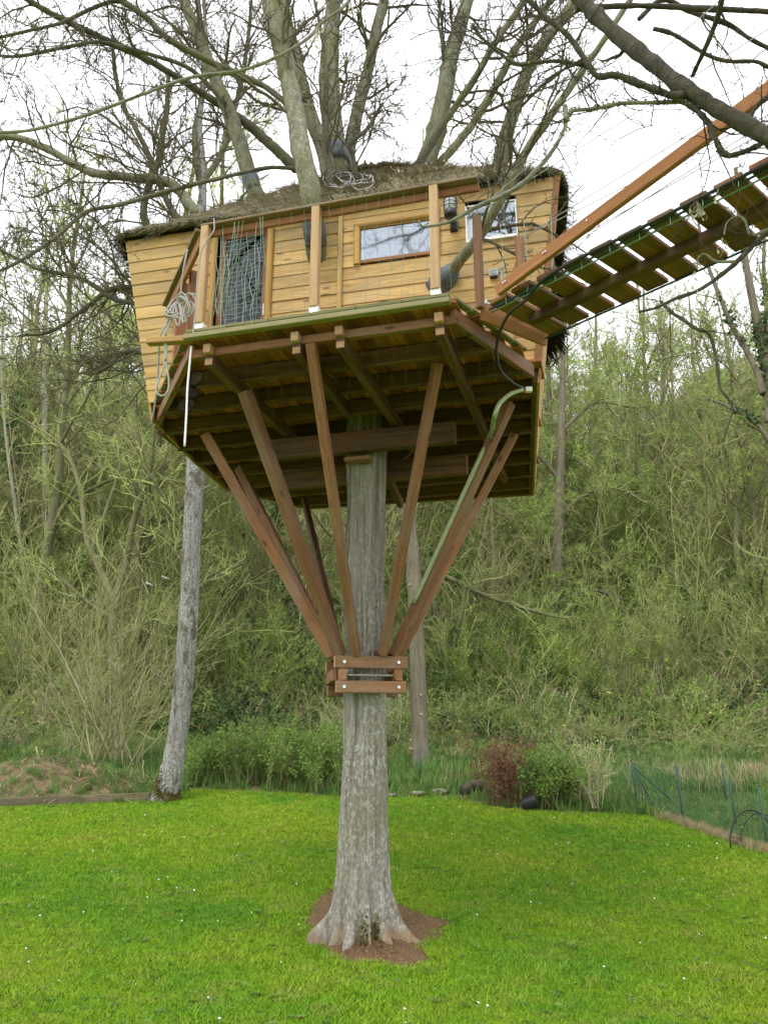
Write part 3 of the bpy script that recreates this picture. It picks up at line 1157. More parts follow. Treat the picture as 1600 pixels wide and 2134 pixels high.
def quad_prism(c4, y_b, y_t, th):
    """c4 = (u0,z0),(u1,z0),(u1b,z1),(u0b,z1); front y at bottom / top; thickness backwards"""
    V = []
    for back in (0, 1):
        for k, (u, z) in enumerate(c4):
            y = (y_b if k < 2 else y_t) + (th if back else 0)
            V.append((u, y, z))
    Fq = [(0, 1, 2, 3), (7, 6, 5, 4), (0, 4, 5, 1), (1, 5, 6, 2), (2, 6, 7, 3), (3, 7, 4, 0)]
    return V, Fq


wall = put('wall', mesh_py('wall', *quad_prism([(bl[0] + .02, 0.01), (on_wall(447, 680)[0], 0.01), (on_wall(447, 470)[0], HT - .02), (tl[0] + .02, HT - .02)], 0.012, 0.012, 0.02), M_INSIDE), HOUSE, WM)

d_l, d_r, d_t = on_wall(449, 600)[0], on_wall(558, 600)[0], on_wall(500, 478)[1]
w1 = (on_wall(752, 500)[0], on_wall(905, 500)[0], on_wall(825, 538)[1], on_wall(825, 468)[1])
w2a, w2b = on_wall(972, 500), on_wall(1076, 430)
w2 = (w2a[0], w2b[0], on_wall(1025, 503)[1], on_wall(1025, 428)[1])
bat = on_wall(711, 540)[0]
print('HT', HT, 'door', d_l, d_r, d_t, 'w1', w1, 'w2', w2, 'bat', bat)

NR = 14
ph_ = HT / NR
holes = [(d_l, d_r, 0, d_t), w1, w2]
for r in range(NR):
    z0, z1 = r * ph_, (r + 1) * ph_
    zm = (z0 + z1) / 2
    segs = [[wall_side(zm, True), bat], [bat, wall_side(zm, False)]]
    for h in holes:
        if h[2] < zm < h[3]:
            new = []
            for a, b in segs:
                if h[1] <= a or h[0] >= b:
                    new.append([a, b])
                else:
                    if h[0] - a > 0.03:
                        new.append([a, h[0]])
                    if b - h[1] > 0.03:
                        new.append([h[1], b])
            segs = new
    for a, b in segs:
        isl, isr = abs(a - wall_side(zm, True)) < 1e-6, abs(b - wall_side(zm, False)) < 1e-6
        c4 = [(wall_side(z0, True) if isl else a + .0015, z0), (wall_side(z0, False) if isr else b - .0015, z0),
              (wall_side(z1, False) if isr else b - .0015, z1 + 0.004), (wall_side(z1, True) if isl else a + .0015, z1 + 0.004)]
        jb = rng.uniform(-0.002, 0.003)
        V_, F_ = quad_prism(c4, -0.0235 + jb, -0.0145 + jb, 0.018)
        # proud drip edge at the bottom of every plank
        put('plank', mesh_py('plank', V_, F_, M_PLANK), wall, WM)


def wp(u, z, y=0.0):
    return np.array([*(WO[:2] + wx * u + wn2 * y), WO[2] + z])


def half_log(name, a, b, r, parent, mat, ey=-0.03):
    P = np.array([wp(*a, ey), wp(*b, ey)])
    M = frame_from(P[0], P[1], tuple(-WN3))
    Ln = np.linalg.norm(P[1] - P[0])
    n = 9
    V, Fc = [], []
    for e in (-1, 1):
        for k in range(n):
            t = math.pi * k / (n - 1)
            V.append((e * Ln / 2, r * math.cos(t), r * 0.85 * math.sin(t) - 0.002))
    for k in range(n - 1):
        Fc.append((k, n + k, n + k + 1, k + 1))
    Fc.append((n - 1, 2 * n - 1, n, 0))
    Fc.append(tuple(range(n)))
    Fc.append(tuple(range(2 * n - 1, n - 1, -1)))
    return put(name, mesh_py(name, V, Fc, mat), parent, M)


# corner and joint boards
beam('batten', wp(bat, 0.02, -0.04), wp(bat, HT - .02, -0.04), 0.045, 0.02, M_PLANK, HOUSE, up=tuple(-WN3))
beam('corner_board', wp(br_[0] - .008, -0.02, -0.012), wp(tr_[0] - .008, HT, -0.012), 0.05, 0.045, M_RAIL, HOUSE, up=tuple(-WN3))

# big window with half log surround
ww = put('window', mesh_py('window', *quad_prism([(w1[0] - .02, w1[2] - .02), (w1[1] + .02, w1[2] - .02), (w1[1] + .02, w1[2] + .01), (w1[0] - .02, w1[2] + .01)], -0.03, -0.03, 0.07), M_RAIL), HOUSE, WM)
put('pane', mesh_py('pane', *quad_prism([(w1[0] + .003, w1[2] + .01), (w1[1] - .003, w1[2] + .01), (w1[1] - .003, w1[3] - .003), (w1[0] + .003, w1[3] - .003)], -0.012, -0.012, 0.006), M_GLASS), ww, WM)
half_log('frame', (w1[0] - .03, w1[2] - .03), (w1[0] - .03, w1[3] + .01), 0.03, ww, M_LOGV)
half_log('frame', (w1[1] + .03, w1[2] - .03), (w1[1] + .03, w1[3] + .09), 0.03, ww, M_LOGV)
half_log('frame', (w1[0] - .055, w1[3] + .03), (w1[1], w1[3] + .03), 0.034, ww, M_LOG)
# small window, white framed
sw = put('window', mesh_py('window', *quad_prism([(w2[0], w2[2] - .004), (w2[1], w2[2] - .004), (w2[1], w2[2] + .022), (w2[0], w2[2] + .022)], -0.045, -0.045, 0.05), M_WHITE), HOUSE, WM)
sw['label'] = 'small window with a thin white frame'
put('pane', mesh_py('pane', *quad_prism([(w2[0] + .01, w2[2] + .02), (w2[1] - .01, w2[2] + .02), (w2[1] - .01, w2[3] - .008), (w2[0] + .01, w2[3] - .008)], -0.030, -0.030, 0.006), M_GLASS), sw, WM)
for u0, u1, z0, z1 in ((w2[0], w2[0] + .012, w2[2] + .022, w2[3]), (w2[1] - .012, w2[1], w2[2] + .022, w2[3]), (w2[0] + .012, w2[1] - .012, w2[3] - .01, w2[3])):
    put('frame', mesh_py('frame', *quad_prism([(u0, z0), (u1, z0), (u1, z1), (u0, z1)], -0.043, -0.043, 0.045), M_WHITE), sw, WM)
# door: half log jambs, brown leaf with glass
dr = put('door', mesh_py('door', *quad_prism([(d_l + .01, 0.01), (d_r - .01, 0.01), (d_r - .01, 0.34), (d_l + .01, 0.34)], 0.03, 0.03, 0.03), M_RAIL), HOUSE, WM)
put('pane', mesh_py('pane', *quad_prism([(d_l + .07, 0.34), (d_r - .07, 0.34), (d_r - .07, d_t - .07), (d_l + .07, d_t - .07)], 0.04, 0.04, 0.008), M_GLASSD), dr, WM)
for u0, u1, z0, z1 in ((d_l + .01, d_l + .07, .343, d_t - .005), (d_r - .07, d_r - .01, .343, d_t - .005), (d_l + .073, d_r - .073, d_t - .07, d_t - .005)):
    put('door_rail', mesh_py('door_rail', *quad_prism([(u0, z0), (u1, z0), (u1, z1), (u0, z1)], 0.03, 0.03, 0.03), M_STRUT), dr, WM)
half_log('jamb', (d_l - .02, 0.0), (d_l - .02, d_t + .03), 0.03, dr, M_LOGV)
half_log('jamb', (d_r + .02, 0.0), (d_r + .02, d_t + .02), 0.035, dr, M_LOGV)
half_log('lintel', (d_l - .05, d_t + .05), (d_r + .05, d_t + .05), 0.03, dr, M_LOG)
half_log('handle', (d_r - .045, 0.80), (d_r - .045, 0.92), 0.008, dr, M_STEEL, ey=0.028)
# pinkish skirting strips at the foot of the wall
for a, b in ((on_wall(575, 662, .03)[0], on_wall(640, 650, .03)[0]), (on_wall(735, 640, .03)[0], on_wall(825, 628, .03)[0])):
    beam('skirting', wp(a, 0.14, -0.055), wp(b, 0.14, -0.055), 0.06, 0.02, M_ENDGRAIN, HOUSE, up=tuple(-WN3))

# side and back walls, flared outwards (base points, top points)
ctr = np.mean([WL2, WR2, BR, BC, BL, L2], axis=0)
base_poly = [WL2 + wx * 0.02 + wn2 * 0.02, WR2 - wx * 0.0 + wn2 * 0.02, BR, BC, BL, L2]
top_poly = []
for i, p in enumerate(base_poly):
    if i == 0:
        top_poly.append(WL2 + wx * (tl[0] + .02) + wn2 * 0.02)
    elif i == 1:
        top_poly.append(WL2 + wx * tr_[0] + wn2 * 0.02)
    else:
        d = p - ctr
        top_poly.append(p + d / np.linalg.norm(d) * 0.30)
ZT = WZ + HT


def ring3(p, z):
    return np.array([p[0], p[1], z])


def side_wall(i, j, mat, nb):
    a0, b0, a1, b1 = base_poly[i], base_poly[j], top_poly[i], top_poly[j]
    n = np.array([(b0 - a0)[1], -(b0 - a0)[0]])
    n /= np.linalg.norm(n)
    w = put('side_wall', mesh_py('side_wall', [ring3(a0 - n * .03, WZ), ring3(b0 - n * .03, WZ), ring3(b1 - n * .03, ZT), ring3(a1 - n * .03, ZT),
                                            ring3(a0 - n * .015, WZ), ring3(b0 - n * .015, WZ), ring3(b1 - n * .015, ZT), ring3(a1 - n * .015, ZT)],
                                 [(3, 2, 1, 0), (4, 5, 6, 7), (0, 1, 5, 4), (1, 2, 6, 5), (2, 3, 7, 6), (3, 0, 4, 7)], M_INSIDE), HOUSE)
    for k in range(nb):
        s, e = k / nb + 0.001, (k + 1) / nb - 0.001
        q = [ring3(a0 + (b0 - a0) * s, WZ - .16), ring3(a0 + (b0 - a0) * e, WZ - .16), ring3(a1 + (b1 - a1) * e, ZT), ring3(a1 + (b1 - a1) * s, ZT)]
        out = [p + np.array([*n, 0]) * 0.012 for p in q]
        inn = [p - np.array([*n, 0]) * 0.012 for p in q]
        put('board', mesh_py('board', inn + out, [(3, 2, 1, 0), (4, 5, 6, 7), (0, 1, 5, 4), (1, 2, 6, 5), (2, 3, 7, 6), (3, 0, 4, 7)], mat), w)


side_wall(1, 2, M_SIDEB, 9)
for i, j in ((2, 3), (3, 4), (4, 5), (5, 0)):
    side_wall(i, j, M_SIDEB, 6)

# ---------------------------------------------------------------- thatched roof
APEX = np.array([TB[0] + 0.03, TB[1] + 0.66, 8.16])


def roof():
    poly = []
    n = len(top_poly)
    for i, p in enumerate(top_poly):
        d = p - APEX[:2]
        d /= np.linalg.norm(d)
        poly.append(p + d * 0.2)
    # push front eave a little forward
    poly[0] = top_poly[0] - wn2 * 0.12 - wx * 0.15
    poly[1] = top_poly[1] - wn2 * 0.12 + wx * 0.12
    poly = np.array(poly)
    seg = []
    for i in range(n):
        a, b = poly[i], poly[(i + 1) % n]
        m = 26 if i == 0 else 12
        for k in range(m):
            seg.append(a + (b - a) * k / m)
    seg = np.array(seg)
    m = len(seg)
    # soften corners
    for _ in range(2):
        seg = 0.25 * np.roll(seg, 1, 0) + 0.5 * seg + 0.25 * np.roll(seg, -1, 0)
    H = APEX[2] - (ZT + 0.03)
    rings = 16
    V = []

    def prof(f):        # f 1 at eave, 0 at apex
        return (1 - f) * 0.93 + (1 - f) ** 2.5 * 0.07
    lump = rng.normal(size=(rings, m))
    for _ in range(3):
        lump = 0.5 * lump + 0.25 * np.roll(lump, 1, 1) + 0.25 * np.roll(lump, -1, 1)
    for r in range(rings):
        f = 1 - r / (rings - 1) * 0.93
        for k in range(m):
            p = APEX[:2] + (seg[k] - APEX[:2]) * f
            V.append((p[0], p[1], ZT + 0.06 + H * prof(f) + 0.028 * lump[r, k]))
    low = []
    for k in range(m):      # drooping lip
        p = APEX[:2] + (seg[k] - APEX[:2]) * 0.985
        low.append((p[0], p[1], ZT + 0.015 + 0.02 * lump[0, k]))
    inn = []
    for k in range(m):
        p = APEX[:2] + (seg[k] - APEX[:2]) * 0.80
        inn.append((p[0], p[1], ZT + 0.16))
    b0 = len(V)
    V += low + inn
    Q = []
    for r in range(rings - 1):
        for k in range(m):
            k2 = (k + 1) % m
            Q.append((r * m + k, r * m + k2, (r + 1) * m + k2, (r + 1) * m + k))
    for k in range(m):
        k2 = (k + 1) % m
        Q.append((b0 + k, b0 + k2, k2, k))
        Q.append((b0 + m + k, b0 + m + k2, b0 + k2, b0 + k))
    rf = put('roof', mesh_np('roof', np.array(V), np.array(Q), None, M_THATCH, True), HOUSE)
    VA = np.array(V)
    # straw stalks lying down the slope
    g = Geo()
    N = 34000
    rr = rng.integers(0, rings - 2, N)
    kk = rng.integers(0, m, N)
    a = VA[rr * m + kk]
    up = VA[(rr + 1) * m + kk] - a
    side = VA[rr * m + (kk + 1) % m] - a
    c = a + up * rng.random((N, 1)) + side * rng.random((N, 1))
    upn = up / np.linalg.norm(up, axis=1, keepdims=True)
    sdn = side / np.linalg.norm(side, axis=1, keepdims=True)
    nn = np.cross(sdn, upn)
    d = -upn + 0.25 * rng.normal(size=(N, 3)) + nn * rng.uniform(0.0, 0.16, (N, 1))
    d /= np.linalg.norm(d, axis=1, keepdims=True)
    ln = rng.uniform(0.08, 0.26, (N, 1))
    w = np.cross(d, nn)
    w /= np.linalg.norm(w, axis=1, keepdims=True)
    w *= 0.0026
    p0 = c + nn * 0.004
    p1 = p0 + d * ln
    Vq = np.stack([p0 - w, p0 + w, p1 + w * 0.4, p1 - w * 0.4], 1).reshape(-1, 3)
    g.add(Vq, np.arange(N * 4).reshape(N, 4))
    s = put('straw', g.mesh('straw', M_STRAW), rf)
    s['kind'] = 'stuff'
    # ragged dark reed ends hanging below the side eaves
    g = Geo()
    idx = [k for k in range(m)]
    N = 9000
    kk = rng.choice(idx, N)
    t = rng.random((N, 1))
    lo = np.array(low)
    a = lo[kk] * (1 - t) + lo[(kk + 1) % m] * t
    inw = np.array([*APEX[:2], 0]) - a * np.array([1, 1, 0])
    inw /= np.linalg.norm(inw, axis=1, keepdims=True)
    front = (kk < 26)
    p0 = a + inw * rng.uniform(0.0, 0.12, (N, 1)) + np.array([0, 0, 0.06])
    drop = np.where(front, 0.04, np.where(a[:, 0] > 0, 0.20, 0.10))[:, None] * rng.uniform(0.3, 1.0, (N, 1))
    d = -inw * 0.30 * drop / 0.2 + np.array([0, 0, -1.0]) * drop + 0.03 * rng.normal(size=(N, 3))
    # on the flared sides the reed follows the wall downwards and back in
    d = np.where(front[:, None], d, d + inw * 0.55 * drop)
    p1 = p0 + d - np.array([0, 0, 0.04])
    w = np.cross(d, inw)
    w /= np.linalg.norm(w, axis=1, keepdims=True) + 1e-9
    w *= 0.006
    Vq = np.stack([p0 - w, p0 + w, p1 + w * 0.5, p1 - w * 0.5], 1).reshape(-1, 3)
    g.add(Vq, np.arange(N * 4).reshape(N, 4))
    s = put('reed_fringe', g.mesh('reed_fringe', M_THATCHD), rf)
    s['kind'] = 'stuff'
    # pale dead leaves caught in the thatch
    N = 700
    rr = rng.integers(0, rings - 2, N)
    kk = rng.integers(0, m, N)
    c = VA[rr * m + kk] + rng.normal(size=(N, 3)) * .03 + np.array([0, 0, .035])
    Vq, Qq = leaf_quads(c, .013)
    s = put('dead_leaves', mesh_np('dead_leaves', Vq, Qq, None, M_SEED), rf)
    s['kind'] = 'stuff'
    from mathutils.bvhtree import BVHTree
    return BVHTree.FromPolygons([tuple(v) for v in VA], [tuple(int(i) for i in q) for q in Q])


ROOF_BVH = roof()


def on_roof(px, py, lift=.03):
    d = ray(px, py)
    h = ROOF_BVH.ray_cast(Vector(CAMP), Vector(d).normalized())
    p = np.array(h[0]) if h[0] is not None else at_y(px, py, 7.6)
    return p + np.array([0, -lift * .7, lift])


# ---------------------------------------------------------------- floor and deck structure


def clip_line(p, d, poly):
    """interval of t where p + t d lies inside convex poly"""
    t0, t1 = -1e9, 1e9
    n = len(poly)
    area = sum(poly[i][0] * poly[(i + 1) % n][1] - poly[(i + 1) % n][0] * poly[i][1] for i in range(n))
    for i in range(n):
        a, b = poly[i], poly[(i + 1) % n]
        e = b - a
        nrm = np.array([e[1], -e[0]]) * (1 if area > 0 else -1)
        den = np.dot(nrm, d)
        num = np.dot(nrm, a - p)
        if abs(den) < 1e-9:
            if num < 0:
                return None
            continue
        t = num / den
        if den > 0:
            t1 = min(t1, t)
        else:
            t0 = max(t0, t)
    return (t0, t1) if t1 - t0 > 0.02 else None


def hull(pts):
    pts = sorted([tuple(p) for p in pts])

    def half(ps):
        h = []
        for p in ps:
            while len(h) > 1 and (h[-1][0] - h[-2][0]) * (p[1] - h[-2][1]) - (h[-1][1] - h[-2][1]) * (p[0] - h[-2][0]) <= 0:
                h.pop()
            h.append(p)
        return h[:-1]
    return [np.array(p) for p in half(pts) + half(pts[::-1])]


CONV = hull(OUT)
org = (FL + FR) / 2
BW = 0.125
for k in range(-22, 23):
    p = org + fx * (k * BW + 0.02)
    iv = clip_line(p, fn, CONV)
    if iv is None:
        continue
    a, b = p + fn * (iv[0] + 0.0 + 0.01 * rng.random()), p + fn * (iv[1] + 0.02 * rng.random())
    zo_ = 0.008 * rng.random()
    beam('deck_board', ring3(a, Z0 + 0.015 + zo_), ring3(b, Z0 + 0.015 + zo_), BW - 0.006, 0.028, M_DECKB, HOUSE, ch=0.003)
# front edge: mossy nosing boards laid along the edge, with a pale green batten below
for k in range(6):
    a = FL + (FR - FL) * (k / 6 + 0.001) - fn * 0.035
    b = FL + (FR - FL) * ((k + 1) / 6 - 0.001) - fn * 0.035
    beam('nosing_board', ring3(a, Z0 + 0.034 + 0.002 * rng.normal()), ring3(b, Z0 + 0.034), 0.075, 0.03, M_MOSSY, HOUSE)
beam('edge_batten', ring3(FL - fn * 0.045 - fx * .02, Z0 - 0.004), ring3(FR - fn * 0.045, Z0 - 0.004), 0.06, 0.042, M_BATTEN, HOUSE)
# joists parallel to the front
off = 0.11
first = True
while True:
    p = org + fn * off
    iv = clip_line(p, fx, CONV)
    if iv is None:
        break
    mat = M_STRUT if first else M_JOIST
    ins = 0.03
    hgt = 0.07 if first else 0.135
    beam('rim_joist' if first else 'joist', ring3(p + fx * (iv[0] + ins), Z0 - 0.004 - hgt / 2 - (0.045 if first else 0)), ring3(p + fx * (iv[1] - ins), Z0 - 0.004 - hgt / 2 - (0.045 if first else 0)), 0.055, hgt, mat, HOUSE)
    first = False
    off += 0.45
# rim beams along the splayed sides
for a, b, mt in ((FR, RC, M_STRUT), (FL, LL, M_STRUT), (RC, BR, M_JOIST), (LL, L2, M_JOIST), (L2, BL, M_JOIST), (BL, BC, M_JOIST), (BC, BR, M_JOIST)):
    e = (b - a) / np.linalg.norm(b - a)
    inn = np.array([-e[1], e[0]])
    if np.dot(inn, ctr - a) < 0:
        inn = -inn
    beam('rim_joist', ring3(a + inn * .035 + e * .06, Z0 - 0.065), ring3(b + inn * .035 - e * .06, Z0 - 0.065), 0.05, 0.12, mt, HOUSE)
# mossy stepped board ends on the two splayed edges
for a, b in ((FR, RC), (FL, LL)):
    e = (b - a) / np.linalg.norm(b - a)
    outw = np.array([e[1], -e[0]])
    if np.dot(outw, ctr - a) > 0:
        outw = -outw
    n = 5
    for k in range(n):
        s0, s1 = k / n * 0.8 + .01, (k + 1) / n * 0.8
        pa, pb = a + (b - a) * s0, a + (b - a) * s1
        w_ = 0.05 + 0.02 * rng.random()
        beam('nosing_board', ring3(pa + outw * .01, Z0 + .036), ring3(pb + outw * .01, Z0 + .036), w_, 0.028, M_MOSSY, HOUSE)


# bearers running from front to back, under the joists, with notched pale ends
ZB = Z0 - 0.155
for px, py in ((448, 775), (628, 752), (716, 737), (920, 708)):
    zb = ZB - 0.06
    f = at_z(px, py, zb)[:2]
    t_ = np.dot(f - org, fx)
    q = org + fx * t_ + fn * 0.06
    t_end = {448: 2.1, 628: 1.3, 716: 2.3, 920: 3.6}[px]
    b1 = beam('bearer', ring3(q - fn * 0.0, ZB - 0.0), ring3(q + fn * t_end, ZB), 0.065, 0.11, M_JOIST, HOUSE)
    put('end_grain', mesh_py('end_grain', [(-0.031, -0.002, -.05), (.031, -0.002, -.05), (.031, -0.002, .0), (-.031, -0.002, .0), (-0.031, 0.004, -.05), (.031, 0.004, -.05), (.031, 0.004, .0), (-.031, 0.004, .0)],
                             [(0, 1, 2, 3), (7, 6, 5, 4), (0, 4, 5, 1), (1, 5, 6, 2), (2, 6, 7, 3), (3, 7, 4, 0)], M_ENDGRAIN), b1,
        Matrix(((fx[0], fn[0], 0, q[0]), (fx[1], fn[1], 0, q[1]), (0, 0, 1, ZB), (0, 0, 0, 1))))
    beam('notch_block', ring3(q - fn * 0.05, ZB + .07), ring3(q + fn * .02, ZB + .07), 0.062, 0.075, M_ENDGRAIN if px in (716, 920) else M_POST, HOUSE)

# twin main beams clasping the trunk, parallel to the front
for offn, p0, p1 in ((-0.27, (545, 945), (962, 915)), (0.33, (560, 990), (940, 958))):
    c = TB[:2] + fn * offn
    z_ = float(at_y(750, 922 if offn < 0 else 985, c[1])[2])
    beam('main_beam', ring3(c - fx * 0.98, z_), ring3(c + fx * 0.92, z_), 0.09, 0.20, M_JOIST, HOUSE)
zp_ = float(at_y(750, 957, TB[1] - .27)[2])
beam('packing_block', ring3(TB[:2] - fn * 0.27 - fx * 0.12, zp_), ring3(TB[:2] - fn * 0.27 + fx * 0.12, zp_), 0.1, 0.04, M_STRUT, HOUSE)
# cross pieces between bearers and trunk, low on the right
beam('cross_piece', at_y(800, 975, 8.0), at_y(835, 1052, 8.6), 0.06, 0.09, M_JOIST, HOUSE)
beam('cross_piece', at_y(860, 935, 7.9), at_y(800, 985, 8.0), 0.04, 0.06, M_JOIST, HOUSE)


# struts from the collar up to the platform
def strut(top, ztop, bottom, zbot, w, h, up=None, mat=None):
    a = at_z(top[0], top[1], ztop)
    b = np.array([*bottom, zbot])
    d = a - b
    up = up if up is not None else np.array([d[0], d[1], 0])
    beam('strut', b, a, w * .87, h * .87, mat or M_STRUT, HOUSE, up=tuple(up))
    return a, b


ZC = float(at_y(768, 1364, TB[1] - 0.28)[2])
tb = TB[:2]


def foot(px, yoff):
    d = ray(px, 1366)
    return (CAMP + d * ((tb[1] + yoff) / d[1]))[:2]


strut((428, 905), Z0 - .16, foot(692, -0.10), ZC, 0.075, 0.115)
strut((497, 975), Z0 - .16, foot(700, 0.12), ZC, 0.06, 0.11)
s3 = strut((510, 815), Z0 - .20, foot(708, -0.26), ZC, 0.12, 0.10)
strut((648, 715), Z0 - .12, foot(742, -0.30), ZC, 0.085, 0.10)
strut((912, 755), Z0 - .14, foot(797, -0.30), ZC, 0.08, 0.10)
s5 = strut((1062, 838), Z0 - .14, foot(822, -0.20), ZC, 0.13, 0.09)
strut((1072, 905), Z0 - .16, foot(828, 0.05), ZC, 0.075, 0.09)
strut((634, 1040), Z0 - .16, foot(712, 0.30), ZC, 0.07, 0.10, mat=M_JOIST)
strut((800, 1035), Z0 - .16, foot(790, 0.32), ZC, 0.05, 0.09, mat=M_JOIST)

# ---------------------------------------------------------------- railing
RZ = Z0 + 1.03


def front_pt(px, z, back=0.0):
    n3 = np.array([*fn, 0])
    p0 = np.array([*(FL + fn * back), z])
    return at_plane(px, 600, p0, n3)


def front_u(px, py, back=0.03):
    n3 = np.array([*fn, 0])
    p = at_plane(px, py, np.array([*(FL + fn * back), 0]), n3)
    return np.dot(p[:2] - FL, fx), p[2]


posts = []
for (bx, by, ty) in ((419, 690, 466), (657, 650, 420), (909, 610, 377)):
    u, z = front_u(bx, by)
    q = FL + fx * u + fn * 0.02
    zb = Z0 + 0.05
    ut, zt = front_u(bx, ty)
    pst = beam('post', ring3(q - fn * .015, zb + 0.075), ring3(q - fn * .015, RZ - 0.025), 0.066, 0.066, M_POST, HOUSE, up=tuple([*fn, 0]))
    V_, Q_, T_ = chamfer_box(0.072, 0.072, 0.09, 0.006)
    put('post_shoe', mesh_np('post_shoe', V_, Q_, T_, M_WHITE), pst,
        Matrix(((fx[0], fn[0], 0, q[0]), (fx[1], fn[1], 0, q[1]), (0, 0, 1, zb + 0.042), (0, 0, 0, 1))))
    posts.append(q)
u0, z0_ = front_u(424, 466)
u1, z1_ = front_u(996, 360)
print('rail', u0, z0_, u1, z1_, RZ)
pa, pb = FL + fx * u0 + fn * 0.02, FL + fx * u1 + fn * 0.02
beam('handrail', ring3(pa, RZ - 0.012), ring3(pb, RZ - 0.012), 0.085, 0.022, M_RAILTOP, HOUSE)
beam('rail_board', ring3(pa + fn * .036 + fx * 0.05, RZ - 0.058), ring3(pb + fn * .036, RZ - 0.058), 0.03, 0.064, M_RAIL, HOUSE)
# side rail going back along the left edge
le = (LL - FL) / np.linalg.norm(LL - FL)
sa = pa + le * 0.0
sb_px = at_z(350, 642, RZ - 0.06)[:2]
beam('handrail', ring3(pa, RZ - 0.041), ring3(sb_px, RZ - 0.041), 0.11, 0.026, M_RAILTOP, HOUSE)
beam('rail_board', ring3(pa + (sb_px - pa) * .02, RZ - 0.115), ring3(sb_px, RZ - 0.115), 0.032, 0.12, M_RAIL, HOUSE)
for px, py, w_ in ((391, 770, 0.075), (367, 790, 0.085)):
    q = at_z(px, py, Z0 + 0.03)[:2]
    beam('post', ring3(q, Z0 + .0), ring3(q, RZ - 0.06), w_, 0.07, M_ORANGE if w_ > .08 else M_RAIL, HOUSE, up=(le[0], le[1], 0))
# pale plank sticking out to the left at the front corner
beam('outrigger_plank', at_z(308, 713, Z0 + .04), at_z(394, 706, Z0 + .03) + np.array([.1, .0, 0]), 0.07, 0.05, M_SIDEB, HOUSE)
# inner lath under the handrail
l0, l1 = at_y(440, 487, 6.2), at_y(633, 447, 5.9)
beam('lath', l0, l1, 0.02, 0.02, M_ORANGE, HOUSE)
# two posts by the bridge landing
for (bx, by), (tx, ty) in (((1000, 643), (984, 447)), ((1090, 668), (1085, 492))):
    q = at_z(bx, by, Z0 + .04)
    u_ = at_y(tx, ty, q[1] - 0.02)
    beam('post', q, np.array([q[0], q[1], u_[2]]), 0.055, 0.055, M_STRUT, HOUSE, up=(0.65, -0.75, 0))

# rubber sleeves where the limbs leave the wall and the roof belong to the limbs


def sleeve(P, R, t0, t1, grow=1.25, mat=M_RUBBER, flare=1.0):
    S = resample(np.c_[P, R], 60)
    a, b = int(t0 * 59), max(int(t1 * 59), int(t0 * 59) + 3)
    seg = S[a:b + 1]
    g = Geo()
    k = np.linspace(flare, 1, len(seg))
    g.tube(seg[:, :3], seg[:, 3] * grow * k * (1 + .05 * rng.normal(size=len(seg))), 14)
    put('rubber_sleeve', g.mesh('rubber_sleeve', mat, True), MAIN)


def t_at(P, py_target):
    """fraction along a limb where it projects on picture row py_target"""
    s = np.r_[0, np.cumsum(np.linalg.norm(np.diff(P, axis=0), axis=1))]
    best, bt = 1e9, 0
    for i, p in enumerate(P):
        d = p - CAMP
        v = (-_s * d[1] + _c * d[2]) / (_c * d[1] + _s * d[2])
        y = 1067 - v * FPX
        if abs(y - py_target) < best:
            best, bt = abs(y - py_target), s[i] / s[-1]
    return bt


for li, ya, yb, gr_, fl_ in ((0, 503, 438, 1.08, 1.0), (1, 398, 370, 1.06, 1.0), (2, 340, 320, 1.05, 1.0), (7, 375, 350, 1.25, 1.1), (11, 612, 560, 1.3, 2.2), (8, 372, 350, 1.06, 1.03)):
    P_, R_ = main_limbs[li]
    sleeve(P_, R_, t_at(P_, ya), t_at(P_, yb), gr_, M_RUBBER, fl_)

# ================================================================== COLLAR ROUND THE TRUNK
COLLAR = thing('timber_collar', (TB[0], TB[1], 2.1), 'bolted red brown timber collar clamped round the tree trunk below the struts', 'timber collar')
yaw = math.radians(9)
cx_, cy_ = np.array([math.cos(yaw), math.sin(yaw)]), np.array([-math.sin(yaw), math.cos(yaw)])


def zrow(py, yoff=-0.3):
    return at_y(768, py, TB[1] + yoff)[2]


cc = tb + np.array([0.015, 0.0])
for lvl, (yt, yb_, hw) in enumerate(((1367, 1393, 0.318), (1419, 1444, 0.302))):
    za, zb = zrow(yt), zrow(yb_)
    zc, hh = (za + zb) / 2, (za - zb)
    for s in (-1, 1):
        c = cc + cy_ * 0.275 * s + cx_ * (-0.02 if s > 0 else 0.0)
        a, b = c - cx_ * hw, c + cx_ * hw
        bd = beam('clamp_board', ring3(a, zc), ring3(b, zc), 0.06, hh, M_STRUT, COLLAR)
        if s < 0:
            for t_ in (-0.235, 0.235):
                P = np.array([ring3(c + cx_ * t_ - cy_ * 0.028, zc), ring3(c + cx_ * t_ - cy_ * 0.046, zc)])
                g = Geo()
                g.tube(P, [0.017, 0.014], 10)
                put('bolt', g.mesh('bolt', M_STEEL, False), bd)
        put('end_grain', mesh_py('end_grain', [(-.002, -.028, -hh / 2 + .005), (-.002, .028, -hh / 2 + .005), (-.002, .028, hh / 2 - .005), (-.002, -.028, hh / 2 - .005),
                                                (.003, -.028, -hh / 2 + .005), (.003, .028, -hh / 2 + .005), (.003, .028, hh / 2 - .005), (.003, -.028, hh / 2 - .005)],
                                 [(3, 2, 1, 0), (4, 5, 6, 7), (0, 1, 5, 4), (1, 2, 6, 5), (2, 3, 7, 6), (3, 0, 4, 7)], M_ENDGRAIN), bd,
            Matrix(((cx_[0], cy_[0], 0, a[0]), (cx_[1], cy_[1], 0, a[1]), (0, 0, 1, zc), (0, 0, 0, 1))))
zm_, hm_ = (zrow(1393) + zrow(1419)) / 2, zrow(1393) - zrow(1419)
